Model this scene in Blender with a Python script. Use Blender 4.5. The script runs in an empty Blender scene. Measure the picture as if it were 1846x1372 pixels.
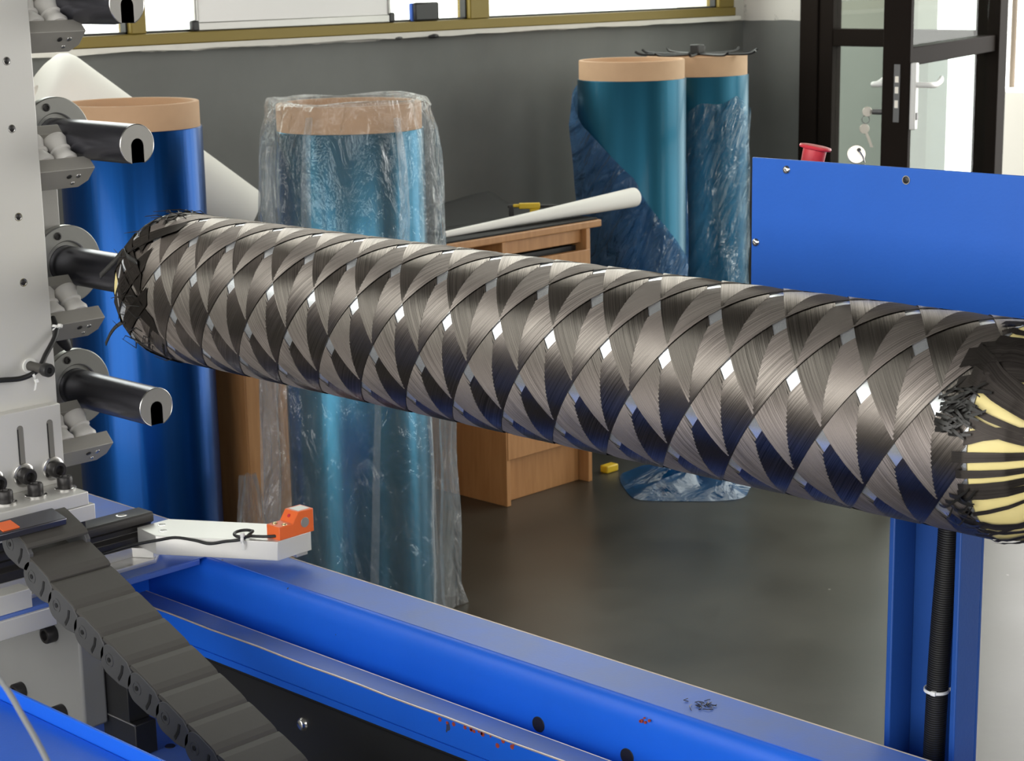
import bpy, math, random
from math import sin, cos, pi, radians, sqrt, floor
from mathutils import Vector, Matrix

scene = bpy.context.scene
col = scene.collection
random.seed(7)

# ------------------------------------------------------------------ camera
CAM = (0.0, 0.0, 1.445)
cd = bpy.data.cameras.new('camera')
cam = bpy.data.objects.new('camera', cd)
col.objects.link(cam)
right = Vector((0.6936, -0.7201, -0.0179))
down = Vector((-0.1685, -0.1380, -0.9760))
fwd = Vector((0.7004, 0.6800, -0.2171))
cam.matrix_world = Matrix(((right.x, -down.x, -fwd.x, CAM[0]),
                           (right.y, -down.y, -fwd.y, CAM[1]),
                           (right.z, -down.z, -fwd.z, CAM[2]),
                           (0, 0, 0, 1)))
cd.sensor_fit = 'HORIZONTAL'
cd.sensor_width = 36.0
cd.lens = 36.0 * 3350.0 / 1846.0
cd.clip_start = 0.05
cd.clip_end = 200
cd.dof.use_dof = True
cd.dof.focus_distance = 2.15
cd.dof.aperture_fstop = 26.0
scene.camera = cam

# ------------------------------------------------------------------ exposure, sky, daylight
scene.view_settings.view_transform = 'Standard'
scene.view_settings.look = 'None'
scene.view_settings.gamma = 1.0
scene.view_settings.use_curve_mapping = False
scene.view_settings.exposure = 0.2

world = bpy.data.worlds.new('overcast_sky')
scene.world = world
world.use_nodes = True
bg = world.node_tree.nodes['Background']
bg.inputs['Color'].default_value = (1.0, 0.985, 0.945, 1)
bg.inputs['Strength'].default_value = 4.0


def portal(name, loc, rot, sx, sy):
    ld = bpy.data.lights.new(name, 'AREA')
    ld.shape = 'RECTANGLE'
    ld.size, ld.size_y = sx, sy
    ld.cycles.is_portal = True
    o = bpy.data.objects.new(name, ld)
    o.location = loc
    o.rotation_euler = rot
    col.objects.link(o)


# sky portals in the openings of the hall, some of them added for light
portal('daylight_back_windows', (3.83, 4.42, 2.62), (radians(-90), 0, 0), 3.2, 2.7)
portal('daylight_back_windows_far', (-2.28, 4.42, 3.0), (radians(-90), 0, 0), 4.5, 2.0)
portal('daylight_left_windows', (-4.75, 0.3, 2.075), (0, radians(-90), 0), 3.85, 7.2)
portal('daylight_door', (5.75, 2.75, 1.25), (0, radians(90), 0), 2.5, 2.3)
portal('added_front_windows', (-.85, -4.25, 2.95), (radians(90), 0, 0), 6.9, 2.3)  # windows behind the camera, added to light the column
portal('added_side_opening', (5.75, .1, 1.3), (0, radians(90), 0), 2.6, 2.4)  # unseen opening added to brighten the floor on the right


# ------------------------------------------------------------------ materials
def newmat(name):
    m = bpy.data.materials.new(name)
    m.use_nodes = True
    return m, m.node_tree.nodes, m.node_tree.links, m.node_tree.nodes['Principled BSDF']


def pbr(name, base, rough=0.5, metal=0.0, var=0.0, vscale=8.0, bump=0.0, bscale=60.0, spec=0.5, coat=0.0, stretch=None, rvar=0.0):
    m, n, l, p = newmat(name)
    p.inputs['Base Color'].default_value = (*base, 1)
    p.inputs['Roughness'].default_value = rough
    p.inputs['Metallic'].default_value = metal
    p.inputs['Specular IOR Level'].default_value = spec
    p.inputs['Coat Weight'].default_value = coat
    tc = n.new('ShaderNodeTexCoord')
    mp = n.new('ShaderNodeMapping')
    if stretch:
        mp.inputs['Scale'].default_value = stretch
    l.new(tc.outputs['Object'], mp.inputs['Vector'])
    if var > 0 or rvar > 0:
        nz = n.new('ShaderNodeTexNoise')
        nz.inputs['Scale'].default_value = vscale
        nz.inputs['Detail'].default_value = 6
        l.new(mp.outputs[0], nz.inputs['Vector'])
        if var > 0:
            mx = n.new('ShaderNodeMix')
            mx.data_type = 'RGBA'
            mx.inputs['A'].default_value = (*[c * (1 - var) for c in base], 1)
            mx.inputs['B'].default_value = (*[min(1, c * (1 + var)) for c in base], 1)
            l.new(nz.outputs['Fac'], mx.inputs['Factor'])
            l.new(mx.outputs['Result'], p.inputs['Base Color'])
        if rvar > 0:
            mr = n.new('ShaderNodeMapRange')
            mr.inputs['From Min'].default_value = 0.3
            mr.inputs['From Max'].default_value = 0.7
            mr.inputs['To Min'].default_value = max(0, rough - rvar)
            mr.inputs['To Max'].default_value = rough + rvar
            l.new(nz.outputs['Fac'], mr.inputs['Value'])
            l.new(mr.outputs['Result'], p.inputs['Roughness'])
    if bump > 0:
        nb = n.new('ShaderNodeTexNoise')
        nb.inputs['Scale'].default_value = bscale
        nb.inputs['Detail'].default_value = 4
        l.new(mp.outputs[0], nb.inputs['Vector'])
        b = n.new('ShaderNodeBump')
        b.inputs['Strength'].default_value = bump
        b.inputs['Distance'].default_value = 0.004
        l.new(nb.outputs['Fac'], b.inputs['Height'])
        l.new(b.outputs['Normal'], p.inputs['Normal'])
    return m


M = {}
M['steel'] = pbr('brushed_steel', (.47, .46, .44), .42, .75, .06, 14, .03, 220)
M['steel_face'] = pbr('milled_plate', (.73, .72, .69), .5, .45, .05, 6, .02, 250)
M['chrome'] = pbr('bright_steel', (.72, .71, .70), .2, 1)
M['spindle'] = pbr('dark_ground_steel', (.13, .13, .155), .27, .85, .12, 20)
M['flange'] = pbr('turned_steel', (.42, .42, .40), .38, .8, .08, 30)
M['cast_grey'] = pbr('cast_grey_paint', (.26, .26, .255), .55, .1, .1, 8)
M['bracket'] = pbr('grey_bracket', (.36, .345, .315), .5, .2, .08, 20)
M['darkplate'] = pbr('grey_anodised', (.23, .222, .20), .5, .3, .08, 20)
M['alu'] = pbr('aluminium', (.72, .71, .69), .35, .7, .05, 12, .03, 200)
M['alu_bright'] = pbr('bright_milled_aluminium', (.84, .83, .80), .36, .5, .03, 12, .02, 200)
M['black_oxide'] = pbr('black_oxide_steel', (.035, .033, .033), .4, .4, .2, 40)
M['black_plastic'] = pbr('black_plastic', (.016, .016, .017), .45)
M['rubber'] = pbr('grey_chain_plastic', (.070, .065, .059), .6, 0, .08, 15, .02, 200)
M['chain_side'] = pbr('grey_chain_side', (.075, .075, .078), .5, 0, .08, 15)
M['ceramic'] = pbr('white_roller', (.78, .76, .73), .35, 0, .04, 30)
M['whiteplastic'] = pbr('white_nylon', (.82, .82, .80), .4)
M['orange'] = pbr('orange_plastic', (.90, .16, .035), .4)
M['red'] = pbr('red_plastic', (.62, .035, .05), .4)
M['brass'] = pbr('brass', (.75, .6, .35), .3, 1)
M['cardboard'] = pbr('kraft_cardboard', (.58, .365, .215), .7, 0, .06, 30, .05, 200)
M['black_sheet'] = pbr('black_sheet', (.016, .0155, .0155), .65, 0, .2, 10, spec=.2)
M['yellow'] = pbr('yellow_plastic', (.72, .48, .02), .45)
M['gold'] = pbr('gold_window_frame', (.20, .142, .022), .45, .25, .05, 6)
M['gasket'] = pbr('black_gasket', (.015, .014, .012), .5)
M['doorframe'] = pbr('dark_bronze_frame', (.016, .012, .010), .65, 0, .1, 10, spec=.04)
M['paper'] = pbr('white_paper', (.90, .875, .82), .65, 0, .02, 8)
M['whiteboard'] = pbr('whiteboard_white', (.86, .84, .82), .3)
M['felt_blue'] = pbr('blue_felt', (.05, .12, .45), .9)
M['film_yellow'] = pbr('yellow_core', (.85, .72, .32), .45, 0, .12, 30)
M['key'] = pbr('nickel_key', (.72, .68, .60), .35, .6)
M['lock_plate'] = pbr('lock_plate', (.14, .14, .14), .45, .6)
M['trim'] = pbr('white_plaster', (.80, .77, .71), .8, 0, .08, 20, .1, 60)
M['outside_wall'] = pbr('outside_render', (.17, .19, .17), .9, 0, .1, 3)
M['grey_blocker'] = pbr('grey_blocker_paint', (.12, .12, .115), .7)  # dark grey of the added pier that cuts reflections
M['outside_upper'] = pbr('outside_upper_render', (.185, .195, .165), .9, 0, .1, 3)
M['outside_pale'] = pbr('outside_pale', (.95, .92, .86), .9, 0, .03, 3)
M['outside_post'] = pbr('outside_post', (.22, .18, .14), .8)
M['white_wall'] = pbr('white_wall', (.5, .49, .47), .85, 0, .05, 3)
M['ceiling'] = pbr('ceiling_sheet', (.07, .07, .068), .9)
M['cord'] = pbr('grey_cord', (.24, .25, .26), .8)
M['frayed'] = pbr('loose_carbon_fibre', (.022, .021, .020), .38, .2, .3, 60)


def blue_paint(name, base, dust=0.0):
    m, n, l, p = newmat(name)
    p.inputs['Roughness'].default_value = .36
    p.inputs['Specular IOR Level'].default_value = .35
    tc = n.new('ShaderNodeTexCoord')
    nz = n.new('ShaderNodeTexNoise')
    nz.inputs['Scale'].default_value = 9
    nz.inputs['Detail'].default_value = 6
    nz.inputs['Roughness'].default_value = .6
    l.new(tc.outputs['Object'], nz.inputs['Vector'])
    mx = n.new('ShaderNodeMix')
    mx.data_type = 'RGBA'
    mx.inputs['A'].default_value = (*base, 1)
    if dust > 0:
        # dust film and smudges lying on the flat
        r = n.new('ShaderNodeMapRange')
        r.inputs['From Min'].default_value = .3
        r.inputs['From Max'].default_value = .68
        r.inputs['To Min'].default_value = dust * .55
        r.inputs['To Max'].default_value = dust
        l.new(nz.outputs['Fac'], r.inputs['Value'])
        l.new(r.outputs['Result'], mx.inputs['Factor'])
        mx.inputs['B'].default_value = (.15, .18, .24, 1)
        p.inputs['Roughness'].default_value = .45
    else:
        mx.inputs['B'].default_value = (*[c * .85 for c in base], 1)
        l.new(nz.outputs['Fac'], mx.inputs['Factor'])
    # scattered chips showing primer
    v = n.new('ShaderNodeTexNoise')
    v.inputs['Scale'].default_value = 26
    v.inputs['Detail'].default_value = 3
    l.new(tc.outputs['Object'], v.inputs['Vector'])
    gt = n.new('ShaderNodeMath')
    gt.operation = 'GREATER_THAN'
    gt.inputs[1].default_value = .755
    l.new(v.outputs['Fac'], gt.inputs[0])
    m2 = n.new('ShaderNodeMix')
    m2.data_type = 'RGBA'
    l.new(gt.outputs[0], m2.inputs['Factor'])
    l.new(mx.outputs['Result'], m2.inputs['A'])
    m2.inputs['B'].default_value = (.05, .06, .12, 1)
    l.new(m2.outputs['Result'], p.inputs['Base Color'])
    nb = n.new('ShaderNodeTexNoise')
    nb.inputs['Scale'].default_value = 240
    l.new(tc.outputs['Object'], nb.inputs['Vector'])
    b = n.new('ShaderNodeBump')
    b.inputs['Strength'].default_value = .06
    b.inputs['Distance'].default_value = .002
    l.new(nb.outputs['Fac'], b.inputs['Height'])
    l.new(b.outputs['Normal'], p.inputs['Normal'])
    return m


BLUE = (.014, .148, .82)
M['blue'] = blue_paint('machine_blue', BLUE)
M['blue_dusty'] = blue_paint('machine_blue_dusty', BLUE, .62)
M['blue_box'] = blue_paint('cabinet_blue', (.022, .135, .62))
M['blue_post_shaded'] = blue_paint('post_blue_shaded', (.018, .080, .33))  # machine blue darkened, the post's shade put into the colour
M['bare_edge'] = pbr('worn_bare_edge', (.72, .62, .55), .4, .5, .25, 40)
M['rust'] = pbr('rust_red_primer', (.36, .05, .03), .7)


def wood_mat():
    m, n, l, p = newmat('beech_laminate')
    tc = n.new('ShaderNodeTexCoord')
    mp = n.new('ShaderNodeMapping')
    mp.inputs['Scale'].default_value = (14, 14, 1.6)
    l.new(tc.outputs['Object'], mp.inputs['Vector'])
    nz = n.new('ShaderNodeTexNoise')
    nz.inputs['Scale'].default_value = 5
    nz.inputs['Detail'].default_value = 7
    l.new(mp.outputs[0], nz.inputs['Vector'])
    r = n.new('ShaderNodeValToRGB')
    r.color_ramp.elements[0].position = .3
    r.color_ramp.elements[0].color = (.40, .185, .062, 1)
    r.color_ramp.elements[1].position = .72
    r.color_ramp.elements[1].color = (.50, .25, .095, 1)
    l.new(nz.outputs['Fac'], r.inputs['Fac'])
    l.new(r.outputs['Color'], p.inputs['Base Color'])
    p.inputs['Roughness'].default_value = .45
    return m


M['wood'] = wood_mat()


def floor_mat():
    m, n, l, p = newmat('polished_concrete')
    tc = n.new('ShaderNodeTexCoord')
    nz = n.new('ShaderNodeTexNoise')
    nz.inputs['Scale'].default_value = 2.4
    nz.inputs['Detail'].default_value = 9
    nz.inputs['Roughness'].default_value = .62
    l.new(tc.outputs['Object'], nz.inputs['Vector'])
    r = n.new('ShaderNodeValToRGB')
    e = r.color_ramp.elements
    e[0].position = .32
    e[0].color = (.036, .0335, .025, 1)
    e[1].position = .70
    e[1].color = (.068, .064, .050, 1)
    l.new(nz.outputs['Fac'], r.inputs['Fac'])
    sp = n.new('ShaderNodeTexVoronoi')
    sp.inputs['Scale'].default_value = 7
    l.new(tc.outputs['Object'], sp.inputs['Vector'])
    lt = n.new('ShaderNodeMath')
    lt.operation = 'LESS_THAN'
    lt.inputs[1].default_value = .022
    l.new(sp.outputs['Distance'], lt.inputs[0])
    mx = n.new('ShaderNodeMix')
    mx.data_type = 'RGBA'
    l.new(lt.outputs[0], mx.inputs['Factor'])
    l.new(r.outputs['Color'], mx.inputs['A'])
    mx.inputs['B'].default_value = (.30, .29, .26, 1)
    l.new(mx.outputs['Result'], p.inputs['Base Color'])
    rr = n.new('ShaderNodeMapRange')
    rr.inputs['To Min'].default_value = .24
    rr.inputs['To Max'].default_value = .42
    l.new(nz.outputs['Fac'], rr.inputs['Value'])
    l.new(rr.outputs['Result'], p.inputs['Roughness'])
    b = n.new('ShaderNodeBump')
    b.inputs['Strength'].default_value = .08
    b.inputs['Distance'].default_value = .01
    l.new(nz.outputs['Fac'], b.inputs['Height'])
    l.new(b.outputs['Normal'], p.inputs['Normal'])
    return m


M['floor'] = floor_mat()


def wall_mat():
    """grey dado paint with a hand-brushed upper edge, white plaster above"""
    m, n, l, p = newmat('two_tone_wall_paint')
    g = n.new('ShaderNodeNewGeometry')
    s = n.new('ShaderNodeSeparateXYZ')
    l.new(g.outputs['Position'], s.inputs[0])
    nz = n.new('ShaderNodeTexNoise')
    nz.inputs['Scale'].default_value = 6
    nz.inputs['Detail'].default_value = 5
    l.new(g.outputs['Position'], nz.inputs['Vector'])
    ad = n.new('ShaderNodeMath')
    ad.operation = 'MULTIPLY_ADD'
    ad.inputs[1].default_value = .022
    l.new(nz.outputs['Fac'], ad.inputs[0])
    l.new(s.outputs['Z'], ad.inputs[2])
    gt = n.new('ShaderNodeMath')
    gt.operation = 'GREATER_THAN'
    gt.inputs[1].default_value = 1.2545
    l.new(ad.outputs[0], gt.inputs[0])
    # grey paint mottling
    n2 = n.new('ShaderNodeTexNoise')
    n2.inputs['Scale'].default_value = 3.5
    n2.inputs['Detail'].default_value = 8
    l.new(g.outputs['Position'], n2.inputs['Vector'])
    r = n.new('ShaderNodeValToRGB')
    r.color_ramp.elements[0].position = .3
    r.color_ramp.elements[0].color = (.145, .148, .140, 1)
    r.color_ramp.elements[1].position = .75
    r.color_ramp.elements[1].color = (.192, .196, .186, 1)
    l.new(n2.outputs['Fac'], r.inputs['Fac'])
    # scuffs on the white
    n3 = n.new('ShaderNodeTexNoise')
    n3.inputs['Scale'].default_value = 17
    n3.inputs['Detail'].default_value = 5
    l.new(g.outputs['Position'], n3.inputs['Vector'])
    g3 = n.new('ShaderNodeMapRange')
    g3.inputs['From Min'].default_value = .60
    g3.inputs['From Max'].default_value = .68
    l.new(n3.outputs['Fac'], g3.inputs['Value'])
    mw = n.new('ShaderNodeMix')
    mw.data_type = 'RGBA'
    mw.inputs['A'].default_value = (.74, .71, .66, 1)
    mw.inputs['B'].default_value = (.30, .29, .27, 1)
    l.new(g3.outputs['Result'], mw.inputs['Factor'])
    mx = n.new('ShaderNodeMix')
    mx.data_type = 'RGBA'
    l.new(gt.outputs[0], mx.inputs['Factor'])
    l.new(r.outputs['Color'], mx.inputs['A'])
    l.new(mw.outputs['Result'], mx.inputs['B'])
    l.new(mx.outputs['Result'], p.inputs['Base Color'])
    p.inputs['Roughness'].default_value = .6
    b = n.new('ShaderNodeBump')
    b.inputs['Strength'].default_value = .15
    b.inputs['Distance'].default_value = .006
    l.new(n2.outputs['Fac'], b.inputs['Height'])
    l.new(b.outputs['Normal'], p.inputs['Normal'])
    return m


M['wall'] = wall_mat()


def glass_mat(name, tint, gloss, rough=.03):
    m = bpy.data.materials.new(name)
    m.use_nodes = True
    n, l = m.node_tree.nodes, m.node_tree.links
    n.remove(n['Principled BSDF'])
    out = n['Material Output']
    t = n.new('ShaderNodeBsdfTransparent')
    t.inputs['Color'].default_value = (*tint, 1)
    g = n.new('ShaderNodeBsdfGlossy')
    g.inputs['Roughness'].default_value = rough
    mx = n.new('ShaderNodeMixShader')
    mx.inputs[0].default_value = gloss
    l.new(t.outputs[0], mx.inputs[1])
    l.new(g.outputs[0], mx.inputs[2])
    l.new(mx.outputs[0], out.inputs['Surface'])
    return m


M['glass'] = glass_mat('window_glass', (.93, .96, .94), .06)


def bag_mat(name, tint, haze_col, haze, gloss, rough, bscale, bump):
    """thin polythene: see-through with a milky share and crinkle gloss"""
    m = bpy.data.materials.new(name)
    m.use_nodes = True
    n, l = m.node_tree.nodes, m.node_tree.links
    n.remove(n['Principled BSDF'])
    out = n['Material Output']
    tc = n.new('ShaderNodeTexCoord')
    mp = n.new('ShaderNodeMapping')
    mp.inputs['Scale'].default_value = (1, 1, .35)
    l.new(tc.outputs['Object'], mp.inputs['Vector'])
    nz = n.new('ShaderNodeTexNoise')
    nz.inputs['Scale'].default_value = bscale
    nz.inputs['Detail'].default_value = 5
    nz.inputs['Distortion'].default_value = .6
    l.new(mp.outputs[0], nz.inputs['Vector'])
    b = n.new('ShaderNodeBump')
    b.inputs['Strength'].default_value = bump
    b.inputs['Distance'].default_value = .03
    l.new(nz.outputs['Fac'], b.inputs['Height'])
    t = n.new('ShaderNodeBsdfTransparent')
    t.inputs['Color'].default_value = (*tint, 1)
    d = n.new('ShaderNodeBsdfDiffuse')
    d.inputs['Color'].default_value = (*haze_col, 1)
    l.new(b.outputs['Normal'], d.inputs['Normal'])
    tr = n.new('ShaderNodeBsdfTranslucent')
    tr.inputs['Color'].default_value = (*haze_col, 1)
    dt = n.new('ShaderNodeMixShader')
    dt.inputs[0].default_value = .45
    l.new(d.outputs[0], dt.inputs[1])
    l.new(tr.outputs[0], dt.inputs[2])
    g = n.new('ShaderNodeBsdfGlossy')
    g.inputs['Roughness'].default_value = rough
    l.new(b.outputs['Normal'], g.inputs['Normal'])
    m1 = n.new('ShaderNodeMixShader')
    lw = n.new('ShaderNodeLayerWeight')
    lw.inputs['Blend'].default_value = .3
    mr = n.new('ShaderNodeMapRange')
    mr.inputs['To Min'].default_value = haze
    mr.inputs['To Max'].default_value = min(1, haze * 2.6)
    l.new(lw.outputs['Facing'], mr.inputs['Value'])
    l.new(mr.outputs['Result'], m1.inputs[0])
    l.new(t.outputs[0], m1.inputs[1])
    l.new(dt.outputs[0], m1.inputs[2])
    m2 = n.new('ShaderNodeMixShader')
    fr = n.new('ShaderNodeFresnel')
    fr.inputs['IOR'].default_value = 1.45
    l.new(b.outputs['Normal'], fr.inputs['Normal'])
    ml = n.new('ShaderNodeMath')
    ml.operation = 'MULTIPLY'
    ml.inputs[1].default_value = gloss
    l.new(fr.outputs[0], ml.inputs[0])
    mn_ = n.new('ShaderNodeMath')
    mn_.operation = 'MINIMUM'
    mn_.inputs[1].default_value = .30
    l.new(ml.outputs[0], mn_.inputs[0])
    l.new(mn_.outputs[0], m2.inputs[0])
    l.new(m1.outputs[0], m2.inputs[1])
    l.new(g.outputs[0], m2.inputs[2])
    l.new(m2.outputs[0], out.inputs['Surface'])
    return m


M['bag_clear'] = bag_mat('clear_polythene', (.96, .965, .97), (.66, .69, .70), .095, 1.1, .10, 20, 1.2)
M['sheet_blue'] = bag_mat('blue_sheet', (.10, .30, .60), (.02, .15, .38), .55, .18, .3, 10, .8)
M['bag_fold'] = bag_mat('clear_polythene_fold', (.92, .93, .94), (.66, .69, .70), .26, 1.1, .10, 20, 1.2)
M['bag_blue'] = bag_mat('blue_polythene', (.38, .62, .84), (.13, .30, .58), .40, .75, .16, 15, 1.2)


def slant(m, fa, fb, strength):
    n, l = m.node_tree.nodes, m.node_tree.links
    tc = n['Texture Coordinate']
    cb = n.new('ShaderNodeCombineXYZ')
    for k, (d, f_) in enumerate((((.62, -.65, -.45), fa), ((.31, -.32, .90), fb))):
        vm = n.new('ShaderNodeVectorMath')
        vm.operation = 'DOT_PRODUCT'
        vm.inputs[1].default_value = [q * f_ for q in d]
        l.new(tc.outputs['Object'], vm.inputs[0])
        l.new(vm.outputs['Value'], cb.inputs[k])
    nz = n['Noise Texture']
    nz.inputs['Scale'].default_value = 1.0
    l.new(cb.outputs[0], nz.inputs['Vector'])
    n['Bump'].inputs['Strength'].default_value = strength
    n['Bump'].inputs['Distance'].default_value = .10
    return m


M['wrap_rear'] = slant(bag_mat('thin_blue_wrap', (.72, .86, .95), (.30, .50, .68), .10, 1.0, .12, 12, 1.0), 34, 7, 1.0)
slant(M['bag_blue'], 26, 7, 1.0)


def film_mat(name, base, rough):
    m, n, l, p = newmat(name)
    p.inputs['Base Color'].default_value = (*base, 1)
    p.inputs['Roughness'].default_value = rough
    p.inputs['Coat Weight'].default_value = .12
    p.inputs['Metallic'].default_value = .85
    p.inputs['Specular IOR Level'].default_value = .2
    p.inputs['Coat Roughness'].default_value = .12
    tc = n.new('ShaderNodeTexCoord')
    mp = n.new('ShaderNodeMapping')
    mp.inputs['Scale'].default_value = (1, 1, .05)
    l.new(tc.outputs['Object'], mp.inputs['Vector'])
    nz = n.new('ShaderNodeTexNoise')
    nz.inputs['Scale'].default_value = 14
    nz.inputs['Detail'].default_value = 4
    l.new(mp.outputs[0], nz.inputs['Vector'])
    mx = n.new('ShaderNodeMix')
    mx.data_type = 'RGBA'
    mx.inputs['A'].default_value = (*[c * .6 for c in base], 1)
    mx.inputs['B'].default_value = (*[c * 1.4 for c in base], 1)
    l.new(nz.outputs['Fac'], mx.inputs['Factor'])
    l.new(mx.outputs['Result'], p.inputs['Base Color'])
    b = n.new('ShaderNodeBump')
    b.inputs['Strength'].default_value = .25
    b.inputs['Distance'].default_value = .01
    l.new(nz.outputs['Fac'], b.inputs['Height'])
    l.new(b.outputs['Normal'], p.inputs['Normal'])
    return m


M['film_royal'] = film_mat('royal_blue_film', (.004, .052, .21), .30)
M['film_teal'] = film_mat('teal_blue_film', (.014, .088, .145), .40)
M['film_mid'] = film_mat('mid_blue_film', (.024, .135, .215), .26)


def tow_mat(name='carbon_tow', k=1.0):
    """carbon tow: black fibres that mirror light across their length"""
    m, n, l, p = newmat(name)
    uv = n.new('ShaderNodeUVMap')
    uv.uv_map = 'fibre'
    tg = n.new('ShaderNodeTangent')
    tg.direction_type = 'UV_MAP'
    tg.uv_map = 'fibre'
    mp = n.new('ShaderNodeMapping')
    mp.inputs['Scale'].default_value = (2300, 5, 1)
    l.new(uv.outputs[0], mp.inputs['Vector'])
    nz = n.new('ShaderNodeTexNoise')
    nz.inputs['Scale'].default_value = 1
    nz.inputs['Detail'].default_value = 4
    l.new(mp.outputs[0], nz.inputs['Vector'])
    mp2 = n.new('ShaderNodeMapping')
    mp2.inputs['Scale'].default_value = (60, 22, 1)
    l.new(uv.outputs[0], mp2.inputs['Vector'])
    n2 = n.new('ShaderNodeTexNoise')
    n2.inputs['Scale'].default_value = 1
    n2.inputs['Detail'].default_value = 3
    l.new(mp2.outputs[0], n2.inputs['Vector'])
    r = n.new('ShaderNodeValToRGB')
    r.color_ramp.elements[0].position = .30
    r.color_ramp.elements[0].color = (.055 * k, .048 * k, .045 * k, 1)
    r.color_ramp.elements[1].position = .68
    r.color_ramp.elements[1].color = (.44 * k, .388 * k, .358 * k, 1)
    l.new(nz.outputs['Fac'], r.inputs['Fac'])
    l.new(r.outputs['Color'], p.inputs['Base Color'])
    p.inputs['Metallic'].default_value = 1.0
    p.inputs['Roughness'].default_value = .50
    p.inputs['Anisotropic'].default_value = .95
    p.inputs['Specular Tint'].default_value = (.72, .70, .69, 1)
    mr = n.new('ShaderNodeMapRange')
    mr.inputs['To Min'].default_value = .30
    mr.inputs['To Max'].default_value = .44
    l.new(n2.outputs['Fac'], mr.inputs['Value'])
    l.new(mr.outputs['Result'], p.inputs['Roughness'])
    l.new(tg.outputs[0], p.inputs['Tangent'])
    b = n.new('ShaderNodeBump')
    b.inputs['Strength'].default_value = .25
    b.inputs['Distance'].default_value = .0006
    l.new(nz.outputs['Fac'], b.inputs['Height'])
    l.new(b.outputs['Normal'], p.inputs['Normal'])
    return m


M['tow'] = tow_mat()
M['tow_shaded'] = tow_mat('torn_carbon_tow_shaded', .24)  # same tow dimmed, shading at the ends put into the colour
M['mandrel_film'] = pbr('silver_release_film', (.74, .76, .80), .22, .8, .03, 20)


# ------------------------------------------------------------------ mesh building
def offset_of(o):
    v = Vector((0, 0, 0))
    while o is not None:
        v += o.location
        o = o.parent
    return v


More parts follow.
